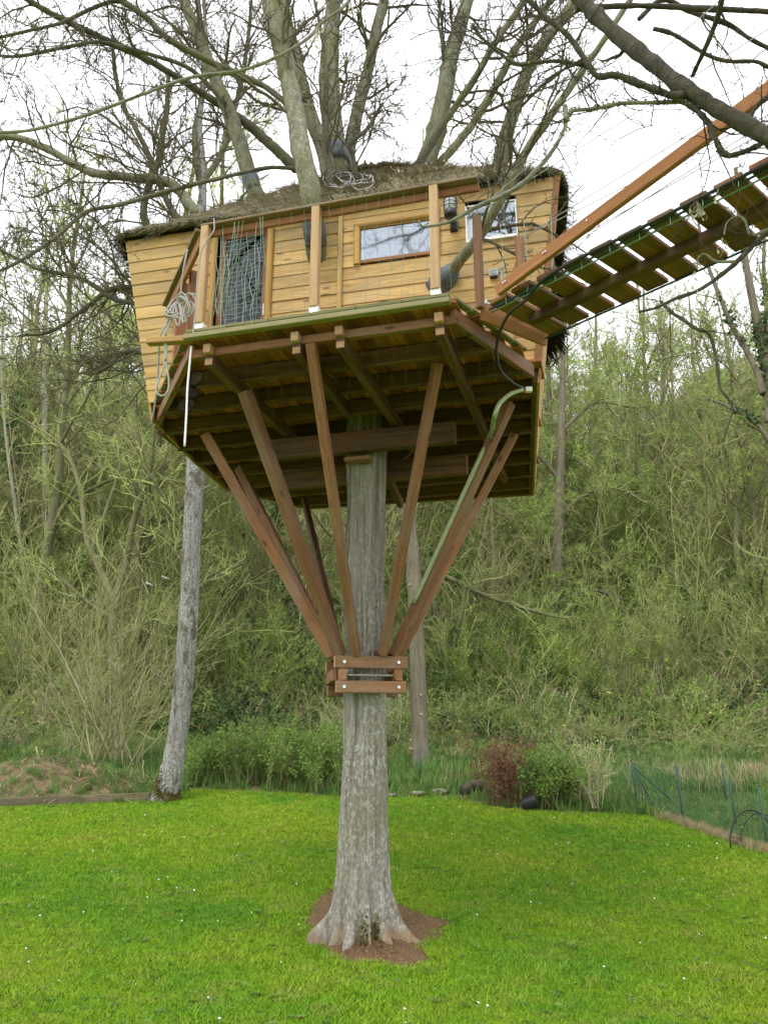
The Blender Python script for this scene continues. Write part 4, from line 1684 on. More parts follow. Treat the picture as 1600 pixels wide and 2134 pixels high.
for t_ in (-0.245, 0.235):
    c = cc + cx_ * t_
    beam('spacer_block', ring3(c - cy_ * 0.30, zm_), ring3(c + cy_ * 0.30, zm_), 0.07, hm_ - 0.006, M_STRUT, COLLAR)
beam('spacer_block', ring3(cc - cx_ * 0.31 - cy_ * .2, zm_), ring3(cc - cx_ * 0.31 + cy_ * .3, zm_), 0.05, hm_ - 0.006, M_STRUT, COLLAR)
g = Geo()
g.tube(np.array([ring3(cc - cx_ * .2 - cy_ * .245, zm_), ring3(cc + cx_ * .2 - cy_ * .245, zm_)]), 0.008, 8)
put('threaded_rod', g.mesh('threaded_rod', M_STEEL), COLLAR)
# a small packing block on top
beam('packing_block', ring3(cc + cx_ * 0.0 - cy_ * 0.16, ZC + .02), ring3(cc + cx_ * .22 - cy_ * .16, ZC + .02), .05, .05, M_JOIST, COLLAR)

# ================================================================== ROPE BRIDGE
ZBR = Z0 + 0.045
A0, A1 = at_z(1030, 632, ZBR)[:2], at_z(1549, 368, ZBR)[:2]
B0, B1 = at_z(1148, 694, ZBR)[:2], at_z(1600, 487, ZBR)[:2]
bd = (A1 - A0) / np.linalg.norm(A1 - A0)
bq = np.array([-bd[1], bd[0]])
if np.dot(bq, B0 - A0) < 0:
    bq = -bq
bw = abs(np.dot(B0 - A0, bq))
print('bridge', A0, A1, B0, B1, 'w', bw, 'len', np.linalg.norm(A1 - A0))
BRIDGE = thing('rope_bridge', (A0[0], A0[1], ZBR), 'wooden slat rope bridge rising from the deck to the upper right', 'bridge')
LB = 5.4
ns = 24
pitch_b = 0.215


def bz(s):
    return ZBR + 0.0 + 0.018 * s * s * 0.0


for k in range(ns):
    s = 0.06 + k * pitch_b
    c = A0 + bd * s
    jit = rng.uniform(-.02, .02)
    a, b = c + bq * (-0.03 + jit), c + bq * (bw + jit)
    zz = ZBR + rng.uniform(-.006, .006)
    beam('slat', ring3(a, zz), ring3(b, zz), pitch_b - 0.045, 0.034, M_SLAT, BRIDGE)
for off_, ww_ in ((bw * 0.47, 0.07),):
    a, b = A0 + bd * 0.08 + bq * off_, A0 + bd * LB + bq * off_
    beam('stringer', ring3(a, ZBR - 0.055), ring3(b, ZBR - 0.055), ww_, 0.07, M_JOIST, BRIDGE)


def cable(name, pts, r, mat, parent, S=6, smooth=True):
    P = smooth_path(pts, 8) if len(pts) > 2 else np.array(pts)
    g = Geo()
    g.tube(P, r, S)
    return put(name, g.mesh(name, mat, True), parent)


def side_line(off_, z0, z1, sag, n=7, s0=-0.05, s1=LB):
    out = []
    for t in np.linspace(0, 1, n):
        s = s0 + (s1 - s0) * t
        c = A0 + bd * s + bq * off_
        out.append(ring3(c, z0 + (z1 - z0) * t - sag * 4 * t * (1 - t)))
    return np.array(out)


cable('cable', side_line(0.0, ZBR - .03, ZBR - .03, 0.0), 0.008, M_HOSE, BRIDGE)
cable('cable', side_line(0.02, ZBR - .045, ZBR - .045, 0.01), 0.006, M_WIREG, BRIDGE)
cable('cable', side_line(bw - .01, ZBR - .03, ZBR - .03, 0.0), 0.008, M_HOSE, BRIDGE)
# hand cables of the bridge side, running up from the landing posts
for (x0, y0), (x1, y1) in (((985, 450), (1600, 60)), ((1085, 497), (1600, 178)), ((1090, 560), (1600, 270)), ((1092, 575), (1600, 252)), ((975, 455), (1500, 0)), ((1085, 497), (1600, 240))):
    p0 = at_y(x0, y0, 5.35)
    p1 = at_y(x1, y1, 3.75)
    p2 = p1 + (p1 - p0) * 1.2
    cable('hand_cable', [p0, p1, p2], 0.0032, M_WIRES, BRIDGE, 5)
# drop wires and little hanging wire ends
g = Geo()
for k in range(ns):
    s = 0.06 + k * pitch_b + .06
    c = A0 + bd * s - bq * 0.02
    p = ring3(c, ZBR + 0.03)
    q = p + np.array([0.01 * rng.normal(), 0.01 * rng.normal(), -0.09 - 0.03 * rng.random()])
    g.tube(np.array([p, q]), 0.0025, 4)
    if k < 8:
        g.tube(np.array([p, p + np.array([.02 * rng.normal(), 0, 0.35 + .25 * rng.random()])]), 0.0018, 4)
put('wire_ties', g.mesh('wire_ties', M_WIREP), BRIDGE)['kind'] = 'stuff'
# landing plank with its steel edge rod
l0, l1 = at_z(1003, 650, Z0 + .04), at_z(1138, 705, Z0 + .03)
lp = beam('landing_plank', l0, l1, 0.035, 0.13, M_ORANGE, BRIDGE, up=(-0.3, -0.5, 1))
cable('steel_rod', [l0 + np.array([0, -.01, .085]), (l0 + l1) / 2 + np.array([0, -.01, .085]), l1 + np.array([0, -.01, .085])], 0.009, M_STEEL, BRIDGE)
for f_ in (0.04, 0.97):
    c = l0 + (l1 - l0) * f_ + np.array([0, -.015, .08])
    g = Geo()
    g.box(c, (.022, .016, .018))
    put('cable_clamp', g.mesh('cable_clamp', M_STEEL), BRIDGE)
# long orange timber slanting up beside the bridge
o0, o1 = at_y(1036, 606, 5.25), at_y(1602, 186, 3.72)
o2 = o1 + (o1 - o0) * 1.0
PROP = thing('slanting_timber', tuple(o0), 'long orange timber slanting up above the rope bridge past a bough', 'timber beam')
beam('timber', o0, o2, 0.045, 0.086, M_ORANGE, PROP, up=(0, -0.15, 1))
for k in range(5):
    c = o0 + (o2 - o0) * (0.02 + 0.005 * (k % 2) + 0.09 * (k // 2))
    g = Geo()
    g.tube(np.array([c + np.array([-.02, -.02, 0]), c + np.array([-.025, -.027, 0])]), 0.006, 8)
    put('screw', g.mesh('screw', M_STEEL), PROP)

# ================================================================== WIRE NETTING ON THE RAIL
NET = thing('wire_netting', tuple(ring3(pa, Z0 + .05)), 'green wire netting hung from the deck handrail, crumpled in front of the door', 'wire netting')


def fpt(px, py, off_=0.0):
    n3 = np.array([*fn, 0])
    return at_plane(px, py, np.array([*(FL + fn * (0.0 + off_)), 0]), n3)


def wires(rows, r, mat, name):
    g = Geo()
    for pts in rows:
        g.tube(np.array(pts), r, 4, cap=False)
    o = put(name, g.mesh(name, mat, True), NET)
    o['kind'] = 'stuff'
    return o


def rail_y(px):
    return np.interp(px, [424, 996], [474, 372])


def deck_y(px):
    return np.interp(px, [395, 940], [700, 622])


rows = []
# large mesh across the right part
for px in np.arange(583, 900, 25.5):
    ya, yb_ = rail_y(px), deck_y(px)
    rows.append(smooth_path([fpt(px + rng.normal() * .6 + 3 * math.sin(t * 9 + px), ya + (yb_ - ya) * t, 0.05 * math.sin(px * .02) * t) for t in np.linspace(0, 1, 6)], 3))
for k in range(1, 9):
    f = k / 9
    rows.append(smooth_path([fpt(px, rail_y(px) + (deck_y(px) - rail_y(px)) * f + 7 * math.sin(px * .03 + k * 1.7), .04) for px in np.linspace(572, 900, 12)], 3))
wires(rows, 0.0013, M_WIREG, 'wide_mesh')
# side part to the right of the last post
rows = []
for px in np.arange(922, 1160, 24):
    y0 = np.interp(px, [920, 1160], [390, 330])
    rows.append(smooth_path([at_y(px + 22 * t + 2 * rng.normal(), y0 + (640 - y0) * t, 5.5 - 0.12 * t) for t in np.linspace(0, 1, 6)], 3))
for k in range(1, 9):
    rows.append(smooth_path([at_y(px, 380 + k * 30 + 14 * math.sin(px * .022 + k) + (px - 920) * -0.12, 5.45) for px in np.linspace(915, 1150, 9)], 3))
wires(rows, 0.0012, M_WIREG, 'side_mesh')
# dense crumpled panel before the door
rows = []
for px in np.arange(446, 556, 7.0):
    lean = rng.normal() * 10
    ya = rail_y(px) + (0 if rng.random() < .6 else rng.uniform(0, 110))
    yb_ = deck_y(px) - 5 - (0 if rng.random() < .5 else rng.uniform(0, 60))
    rows.append(smooth_path([fpt(px + lean * (t - .3) + 2 * rng.normal(), ya + (yb_ - ya) * t, 0.10 * math.sin(3 * t + px * .1) - .01) for t in np.linspace(0, 1, 6)], 3))
for k in range(18):
    y = 500 + k * 9.5
    rows.append(smooth_path([fpt(px, y + 7 * math.sin((px - 440) * .025 + 1.0 + rng.normal() * .2) - (px - 450) * 0.10, 0.06 * math.sin(px * .05)) for px in np.linspace(450 + rng.uniform(0, 20), 556 - rng.uniform(0, 25), 8)], 3))
for k in range(7):
    x = rng.uniform(470, 530)
    rows.append([fpt(x, 500 + rng.uniform(0, 40), .02), fpt(x - 35 + rng.uniform(-10, 10), 650 + rng.uniform(-20, 10), .05)])
wires(rows, 0.0021, M_WIREP, 'crumpled_mesh')

# ================================================================== ROPES, DISCS, LANTERN, BOX, CABLES
ROPE = thing('coiled_rope', tuple(at_z(380, 640, Z0 + .4)), 'grey rope knotted round the left rail with a long loop hanging down', 'rope')


def rp(px, py, Y):
    return at_y(px, py, Y)


Yr = 5.95
cable('strand', [rp(446, 455, 5.72), rp(446, 480, 5.72), rp(432, 500, 5.72), rp(418, 530, 5.74), rp(412, 580, 5.76), rp(408, 640, 5.76), rp(402, 700, 5.78)], 0.006, M_ROPE, ROPE)
cable('strand', [rp(391, 520, 5.9), rp(383, 560, 5.9), rp(377, 610, Yr), rp(374, 640, Yr)], 0.0075, M_ROPE, ROPE)
cable('strand', [rp(372, 630, Yr), rp(362, 650, Yr), rp(350, 670, Yr), rp(334, 700, Yr), rp(331, 750, 6.05), rp(328, 800, 6.1), rp(322, 850, 6.2), rp(315, 886, 6.3)], 0.0075, M_ROPE, ROPE)
cable('strand', [rp(352, 655, Yr), rp(346, 690, Yr), rp(347, 745, Yr), rp(332, 790, Yr), rp(326, 815, Yr), rp(338, 825, Yr), rp(350, 815, Yr), rp(352, 790, Yr), rp(345, 745, Yr), rp(346, 700, Yr), rp(360, 660, Yr)], 0.008, M_ROPE, ROPE)
for k in range(12):
    x0, y0 = 372 + rng.normal() * 6, 632 + rng.normal() * 5
    if k < 6:
        pts = [rp(x0, y0, Yr), rp(x0 + 8 + k * 3, y0 - 12 - rng.random() * 8, Yr - .03), rp(x0 + 22 + k * 3, y0 - 5, Yr - .05), rp(x0 + 30 + rng.normal() * 6, y0 + 12, Yr - .05), rp(x0 + 20, y0 + 22 + rng.normal() * 5, Yr - .03)]
    else:
        pts = [rp(x0, y0 - 6, Yr), rp(x0 - 6 + rng.normal() * 8, y0 + 14, Yr - .03), rp(x0 + rng.normal() * 9, y0 + 36 + rng.normal() * 10, Yr - .04), rp(x0 + 6, y0 + 20, Yr - .03), rp(x0 + 3, y0, Yr)]
    cable('strand', pts, 0.0065, M_ROPE, ROPE)

DROP = thing('weighted_rope', tuple(rp(399, 720, 5.85)), 'white rope hanging through three dark round discs at the deck corner', 'rope')
cable('strand', [rp(399, 722, 5.85), rp(395, 765, 5.85), rp(391, 810, 5.85), rp(389, 860, 5.85), rp(385, 930, 5.85)], 0.0085, M_ROPEW, DROP)
for px, py, rr_ in ((408, 790, 17), (398, 818, 17), (389, 846, 17)):
    c = rp(px, py, 5.87 + (0.03 if py == 818 else 0))
    R_ = rr_ * 6.2 / FPX
    g = Geo()
    n = 22
    prof = [(0.0, -0.012), (R_ * .9, -0.012), (R_, -0.006), (R_, .006), (R_ * .9, .012), (0.0, .012)]
    V_ = []
    for rad, y in prof:
        for k in range(n):
            t = 2 * math.pi * k / n
            V_.append((rad * math.cos(t), y, rad * math.sin(t)))
    V_ = np.array(V_)
    Q_ = [(i * n + k, (i + 1) * n + k, (i + 1) * n + (k + 1) % n, i * n + (k + 1) % n) for i in range(len(prof) - 1) for k in range(n)]
    tilt = Matrix.Rotation(rng.uniform(-.35, .35), 3, 'Z') @ Matrix.Rotation(rng.uniform(-.3, .1), 3, 'X')
    V_ = V_ @ np.array(tilt).T
    put('disc', mesh_np('disc', V_ + c, Q_, None, M_DISC, False), DROP)

COIL = thing('wire_coil', tuple(on_roof(735, 385)), 'tangled coil of grey wire lying on the thatch behind the rail', 'wire coil')
for k in range(6):
    cx0, cy0 = 728 + rng.normal() * 14, 384 + rng.normal() * 3
    rx, ry = rng.uniform(22, 40), rng.uniform(8, 17)
    ph0 = rng.uniform(0, 6.28)
    cable('loop', [on_roof(cx0 + rx * math.cos(t), cy0 + ry * math.sin(t), .03 + .03 * rng.random()) for t in np.linspace(ph0, ph0 + 5.6, 12)], .005, M_WIRES, COIL, 5)

# caged lantern under the eave
lc = at_plane(938, 428, WO - WN3 * .16, WN3)
LAN = thing('caged_lantern', tuple(lc), 'black caged lantern with clear glass hanging under the eave by the third post', 'lantern')
RL, HL = 0.060, 0.115


def lathe(name, prof, c, mat, parent, n=20, smooth=True):
    V_, Q_ = [], []
    for r, z in prof:
        for k in range(n):
            t = 2 * math.pi * k / n
            V_.append((c[0] + r * math.cos(t), c[1] + r * math.sin(t), c[2] + z))
    Q_ = [(i * n + k, i * n + (k + 1) % n, (i + 1) * n + (k + 1) % n, (i + 1) * n + k) for i in range(len(prof) - 1) for k in range(n)]
    return put(name, mesh_np(name, np.array(V_), np.array(Q_), None, mat, smooth), parent)


M_LGLASS = plain('clear_ribbed_glass', (0.74, 0.78, 0.80), 0.15, var=0.1)
lathe('glass_jar', [(0.001, -.06), (RL * .86, -.058), (RL * .88, .05), (RL * .7, .085), (0.001, .09)], lc, M_LGLASS, LAN)
lathe('base', [(0.001, -.115), (RL * .95, -.115), (RL, -.10), (RL, -.062), (RL * .9, -.058)], lc, M_BLACK, LAN)
lathe('cap', [(RL * .95, .07), (RL * .8, .10), (RL * .4, .125), (.001, .13)], lc, M_BLACK, LAN)
for zz in (-.02, .015, .045):
    t = np.linspace(0, 2 * math.pi, 21)
    cable('cage_ring', np.stack([lc[0] + RL * np.cos(t), lc[1] + RL * np.sin(t), np.full(21, lc[2] + zz)], 1), 0.0035, M_BLACK, LAN, 5)
for k in range(6):
    t = k * math.pi / 3 + .3
    cable('cage_bar', [(lc[0] + RL * math.cos(t), lc[1] + RL * math.sin(t), lc[2] - .06), (lc[0] + RL * math.cos(t), lc[1] + RL * math.sin(t), lc[2] + .05), (lc[0] + .6 * RL * math.cos(t), lc[1] + .6 * RL * math.sin(t), lc[2] + .11)], 0.0035, M_BLACK, LAN, 5)
cable('hanging_wire', [lc + np.array([-.04, 0, .09]), lc + np.array([-.01, 0, .16]), lc + np.array([.03, 0, .17]), lc + np.array([.06, 0, .1])], 0.004, M_RAILTOP, LAN)
bk = at_plane(946, 474, WO - WN3 * .03, WN3)
g = Geo()
g.box(bk, (.035, .04, .04))
put('wall_bracket', g.mesh('wall_bracket', M_BLACK), LAN)

# socket box with conduit on the wall
sb = at_plane(1028, 569, WO - WN3 * .04, WN3)
BOX = thing('socket_box', tuple(sb), 'small grey square socket box fixed to the plank wall above the landing', 'socket')
Rw = np.array([[wx[0], wn2[0], 0], [wx[1], wn2[1], 0], [0, 0, 1]])
g = Geo()
g.box(sb, (.037, .02, .032), Rw)
put('box', g.mesh('box', plain('grey_box_plastic', (0.55, 0.57, 0.60), .5)), BOX)
g = Geo()
g.box(sb - np.array([*wn2, 0]) * .021, (.027, .003, .022), Rw)
put('cover', g.mesh('cover', plain('dark_cover', (0.30, 0.32, 0.35), .35)), BOX)
g = Geo()
g.box(sb + np.array([0.0, 0, -.038]), (.03, .018, .008), Rw)
put('shade', g.mesh('shade', M_BLACK), BOX)
cb = at_plane(1046, 590, WO - WN3 * .03, WN3)
g = Geo()
g.box(cb, (.012, .012, .17), Rw)
put('conduit', g.mesh('conduit', plain('grey_green_conduit', (0.36, 0.38, 0.30), .5)), BOX)

# black hose along the bridge, looping down under the deck
HOSE = thing('black_hose', tuple(at_y(1090, 808, 6.3)), 'black hose looping from the bridge edge down under the deck corner', 'hose')
hp = [at_y(1098, 812, 6.35), at_y(1072, 800, 6.2), at_y(1045, 776, 6.0), at_y(1034, 738, 5.75), at_y(1040, 695, 5.5), at_y(1062, 652, 5.3), at_y(1095, 625, 5.2)]
for s in (0.55, 1.3, 2.2, 3.4, 5.0):
    hp.append(ring3(A0 + bd * s - bq * .035, ZBR - 0.02))
cable('hose', hp, 0.0115, M_BLACK, HOSE, 8)
pc = at_y(1101, 812, 6.33)
g = Geo()
g.box(pc, (.028, .02, .02))
put('plug', g.mesh('plug', M_WHITE), HOSE)
g = Geo()
g.box(pc + np.array([-.04, 0, -.004]), (.012, .018, .018))
put('plug_ring', g.mesh('plug_ring', M_RED), HOSE)
PIPE = thing('conduit_pipe', tuple(at_y(1085, 815, 6.3)), 'pale green conduit pipe curving down onto the thick right hand strut', 'pipe')
a5, b5 = s5
d5 = a5 - b5
side5 = np.cross(d5 / np.linalg.norm(d5), [0, 0, 1.0])
side5 /= np.linalg.norm(side5)
if side5[0] > 0:
    side5 = -side5
pp = [at_y(1088, 812, 6.3), at_y(1062, 822, 6.25), at_y(1040, 842, 6.2), at_y(1030, 868, 6.2)]
for f in (0.86, 0.75, 0.5, 0.2):
    pp.append(b5 + d5 * f + side5 * 0.085 + np.array([0, .02, .0]))
cable('pipe', pp, 0.019, M_PIPE, PIPE, 10)
cable('cable_tie', [b5 + d5 * .84 + side5 * .1 + np.array([0, -.06, 0]), b5 + d5 * .835 + np.array([0, -.08, 0]), b5 + d5 * .82 - side5 * .08 + np.array([0, -.07, 0])], 0.006, M_BLACK, PIPE)

# white bottle standing on the sill inside the small window
bc_ = at_plane(1056, 470, WO + WN3 * .05, WN3)
BOT = thing('white_bottle', tuple(bc_), 'white bottle standing on the sill inside the small window', 'bottle')
lathe('body', [(.001, -.10), (.028, -.10), (.03, -.09), (.03, .06), (.016, .085), (.013, .11), (.001, .112)], bc_, M_WHITE, BOT)

# ================================================================== LEFT TREE (behind the cabin)
LT_base = at_ground(345, 1668)
YL = LT_base[1]
LEFT = thing('maple_tree', tuple(LT_base), 'slim leaning tree with mottled grey lichen bark left of the tree house', 'tree')
P, R = trace([(342, 1672, 64, YL), (354, 1630, 52), (367, 1560, 44), (380, 1450, 42), (392, 1300, 41), (398, 1150, 40), (405, 1000, 38), (409, 900, 37), (414, 700, 33), (417, 560, 30), (420, 450, 22), (424, 360, 14), (416, 260, 12), (430, 120, 9), (426, 0, 7), (430, -120, 5)], 6)
R = R * (1 + .02 * rng.normal(size=len(R)))
g = Geo()
S = 28
V_, Q_ = tubes(P[None], R[None], S)
th = np.tile(np.arange(S) * 2 * math.pi / S, len(P))
ctrs = np.repeat(P, S, 0)
V_ = ctrs + (V_ - ctrs) * (1 +   .035 * np.sin(3 * th + np.repeat(np.arange(len(P)) * .12, S)) + .03 * rng.normal(size=len(V_)))[:, None]
g.add(V_, Q_)
put('trunk', g.mesh('trunk', M_LEFTT, True), LEFT)
left_paths = [
    [(412, 450, 26, YL), (370, 392, 24), (330, 374, 22), (260, 368, 20), (190, 358, 19), (100, 312, 17), (55, 292, 16), (0, 280, 15), (-70, 250, 10)],
    [(418, 520, 20, YL), (330, 520, 18), (300, 430, 16), (330, 330, 14), (345, 240, 12), (352, 150, 9)],
    [(424, 400, 18, YL), (405, 300, 15), (420, 200, 12), (425, 100, 9), (415, 0, 7)],
    [(420, 480, 18, YL), (360, 440, 15), (300, 300, 12), (250, 200, 9), (235, 90, 7)],
    [(424, 380, 15, YL), (470, 300, 13), (500, 180, 11), (520, 60, 8), (525, -40, 6)],
    [(412, 640, 16, YL), (330, 610, 14), (240, 600, 13), (180, 640, 10), (110, 690, 8), (40, 700, 6)],
    [(410, 720, 14, YL), (300, 640, 12), (240, 625, 11), (170, 580, 10), (80, 560, 8), (0, 520, 6)],
    [(410, 760, 14, YL), (310, 735, 13), (255, 735, 12), (225, 765, 9), (190, 780, 7)],
]
left_limbs = add_limbs(LEFT, left_paths[:1], M_LIMB, 0.12, 9) + add_limbs(LEFT, left_paths[1:], M_LIMBD, 0.12, 9)
gr = twigs_on(left_limbs + [(P[-40:], R[-40:])], 19, 8, 5, (0.8, 2.5), t0=0.1, thin=1.8, ang=50, up=0.15)
V, Q = join_tubes(gr)
put('twigs', mesh_np('twigs', V, Q, None, M_TWIG), LEFT)['kind'] = 'stuff'
# moss and rough bark flakes at the foot
C_ = []
for k in range(1500):
    z = abs(rng.normal(0, .22))
    a = rng.uniform(math.pi * .9, math.pi * 2.0)
    r = 0.225 * math.exp(-z / .8) + .02
    C_.append(LT_base + np.array([.06 * z + r * math.cos(a), r * math.sin(a) * .9, z + .0]))
V_, Q_ = leaf_quads(np.array(C_), .03)
put('moss', mesh_np('moss', V_, Q_, None, M_MOSSTUFF), LEFT)['kind'] = 'stuff'

# ================================================================== FOREGROUND TREE (holds the far end of the bridge, boughs overhead)
ft = np.array([4.35, 1.15, 0.0])
FORE = thing('ash_tree', tuple(ft), 'dark boughed tree at right whose branches hang close over the bridge', 'tree')
P = smooth_path(np.array([[4.35, 1.15, -.1, .34], [4.3, 1.2, 1.5, .27], [4.2, 1.3, 3.5, .24], [4.05, 1.4, 5.5, .2], [3.8, 1.3, 7.2, .15], [3.4, 1.0, 9.5, .1]]), 6)
g = Geo()
g.tube(P[:, :3], P[:, 3], 20)
put('trunk', g.mesh('trunk', M_ASH, True), FORE)


def from_trunk(z):
    i = np.argmin(abs(P[:, 2] - z))
    return P[i, :3]


def fore_path(pts, start=None, end=None, k=5, jit=0.05):
    Pt, Rt = trace(pts, k, 0)
    if start is not None:
        Sx = smooth_path(np.vstack([np.r_[start, Rt[0] * 1.25], np.r_[(start + Pt[0]) / 2 + np.array([0, 0, .12]), Rt[0] * 1.2], np.c_[Pt, Rt][:1]]), 5)
        Pt, Rt = np.vstack([Sx[:-1, :3], Pt]), np.r_[Sx[:-1, 3], Rt]
    if end is not None:
        Ex = smooth_path(np.vstack([np.c_[Pt, Rt][-1:], np.r_[(end + Pt[-1]) / 2 + np.array([0, 0, .2]), Rt[-1] * 1.3], np.r_[end, Rt[-1] * 1.6]]), 5)
        Pt, Rt = np.vstack([Pt, Ex[1:, :3]]), np.r_[Rt, Ex[1:, 3]]
    Pt[1:-1] += rng.normal(size=Pt[1:-1].shape) * Rt[1:-1, None] * jit
    return Pt, Rt * (1 + .07 * rng.normal(size=len(Rt)))


fp = []
fp.append(fore_path([(1680, 325, 36, 3.3), (1600, 285, 36, 3.35), (1540, 252, 35, 3.4), (1470, 212, 33, 3.45), (1400, 165, 33, 3.5), (1330, 108, 34, 3.6), (1250, 42, 33, 3.7), (1195, -20, 30, 3.8), (1140, -90, 24, 3.9)], start=from_trunk(5.0)))
fp.append(fore_path([(1428, 196, 18, 3.47), (1400, 200, 17), (1370, 189, 15), (1310, 166, 15), (1280, 156, 14), (1246, 160, 13), (1226, 136, 13), (1185, 76, 12), (1145, 42, 11), (1095, -5, 10), (1060, -40, 8)]))
fp.append(fore_path([(1226, 140, 9, 3.5), (1170, 128, 8), (1110, 130, 8), (1075, 134, 8), (1035, 105, 7), (1000, 75, 6), (985, 52, 5)]))
fp.append(fore_path([(1412, 212, 10, 3.5), (1370, 214, 9), (1300, 215, 9), (1260, 222, 9), (1225, 228, 8), (1192, 231, 8), (1180, 250, 6)]))
fp.append(fore_path([(1405, 205, 13, 3.48), (1440, 222, 13), (1470, 250, 12), (1487, 280, 12), (1497, 306, 13), (1515, 325, 13), (1560, 312, 12), (1600, 292, 11), (1640, 280, 9)]))
fp.append(fore_path([(1442, 158, 8, 3.5), (1468, 102, 10, 3.3), (1490, 50, 11, 3.2), (1503, 0, 12, 3.1), (1512, -60, 14, 3.0)], end=from_trunk(6.8)))
fp.append(fore_path([(1200, 20, 12, 3.8), (1290, 12, 12, 3.85), (1400, 14, 12, 3.9), (1450, 18, 12), (1520, 20, 12), (1600, 24, 11), (1680, 30, 11)], end=from_trunk(6.0)))
fp.append(fore_path([(1330, 40, 10, 4.0), (1380, -2, 10), (1430, 22, 10), (1480, 38, 11), (1520, 52, 10), (1560, 80, 9), (1600, 100, 9), (1660, 130, 9)], end=from_trunk(5.5)))
fp.append(fore_path([(1360, 60, 9, 3.9), (1400, 70, 9), (1445, 98, 9), (1480, 118, 9), (1520, 128, 8), (1575, 128, 8), (1600, 140, 8), (1660, 160, 8)], end=from_trunk(5.2)))
# pale front twig across the right window
fp.append(fore_path([(1178, 262, 8, 4.3), (1160, 300, 9), (1130, 340, 10), (1085, 385, 10), (1040, 410, 10), (990, 432, 9), (965, 448, 8), (925, 466, 7), (880, 472, 5), (873, 460, 4)], start=fp[3][0][-1]))
# low right bough under the bridge
fp.append(fore_path([(1680, 380, 12, 3.9), (1600, 480, 12, 4.1), (1560, 520, 11), (1518, 560, 10), (1457, 604, 9), (1409, 621, 8), (1368, 641, 7), (1330, 650, 5)], start=from_trunk(3.4)))
fp.append(fore_path([(1376, 628, 7, 4.1), (1400, 652, 8), (1421, 665, 8), (1450, 685, 8), (1474, 694, 8), (1486, 722, 7), (1494, 765, 7), (1500, 808, 6), (1525, 850, 5), (1510, 905, 4)]))
# yellowish twig before the bridge slats
fp.append(fore_path([(1600, 478, 8, 4.05), (1565, 490, 7), (1555, 468, 6), (1540, 450, 5), (1515, 462, 4), (1508, 490, 3)]))
fp.append(fore_path([(1530, 545, 7, 4.05), (1490, 545, 6), (1470, 530, 5), (1455, 535, 4), (1452, 560, 3)]))
# long thin front branch at the upper left
fp.append(fore_path([(-40, 268, 6, 4.3), (0, 276, 7), (70, 270, 7), (165, 245, 7), (275, 205, 7), (380, 166, 7), (435, 155, 8), (500, 148, 8), (575, 120, 7), (645, 78, 7), (670, 47, 7), (715, 16, 7), (745, -25, 8)], end=np.array([1.6, 1.9, 8.2])))
# boughs out of view overhead and behind, seen in the panes
rb = np.random.default_rng(21)
for k in range(8):
    a = np.array([4.0, 1.3, 6.0 + .5 * k])
    e = np.array([rb.uniform(-9, -2.5), rb.uniform(-2.5, 3.5), rb.uniform(8.5, 14)])
    mid = (a + e) / 2 + np.array([rb.uniform(-.6, .6), rb.uniform(-.8, .8), rb.uniform(-.2, 1.4)])
    S_ = smooth_path(np.vstack([np.r_[a, .07], np.r_[mid, .038], np.r_[e, .012]]), 10)
    fp.append((S_[:, :3] + .03 * rb.normal(size=(len(S_), 3)), S_[:, 3]))
for Pt, Rt in fp:
    g = Geo()
    g.add(*rough_tube(Pt, Rt, 14, .085, .05))
    put('bough', g.mesh('bough', M_PALEB if Pt is fp[9][0] or Pt is fp[14][0] or Pt is fp[12][0] or Pt is fp[13][0] or Pt is fp[3][0] else M_DARKB, True), FORE)
gr = twigs_on(fp[:9], 9, 4, 3, (.3, .75), t0=0.05, thin=.62, ang=52, up=0.0, K=7)
V, Q = join_tubes(gr)
gr = twigs_on(fp[9:15], 5, 3, 2, (.2, .4), t0=0.05, thin=.5, ang=52, up=0.0, K=6)
V2, Q2 = join_tubes(gr)
gr = twigs_on(fp[15:], 12, 6, 3, (.6, 2.0), t0=0.12, thin=1.5, ang=50, up=0.05, K=7)
V3, Q3 = join_tubes(gr)
g = Geo()
for a, b in ((V, Q), (V2, Q2), (V3, Q3)):
    g.add(a, b)
put('twigs', g.mesh('twigs', M_TWIGD), FORE)['kind'] = 'stuff'
# lumpy lichen crust along the big bough
C_ = []
for k in range(1400):
    Pt, Rt = fp[rng.integers(0, 5)]
    i = rng.integers(0, len(Pt))
    d = rng.normal(size=3)
    d /= np.linalg.norm(d)
    C_.append(Pt[i] + d * Rt[i] * 0.98 + rng.normal(size=3) * .006)
V_, Q_ = leaf_quads(np.array(C_), .007)
put('lichen', mesh_np('lichen', V_, Q_, None, leaf_mat('grey_yellow_lichen', (.12, .12, .08), (.30, .28, .06), transl=.1, scl=6)), FORE)['kind'] = 'stuff'
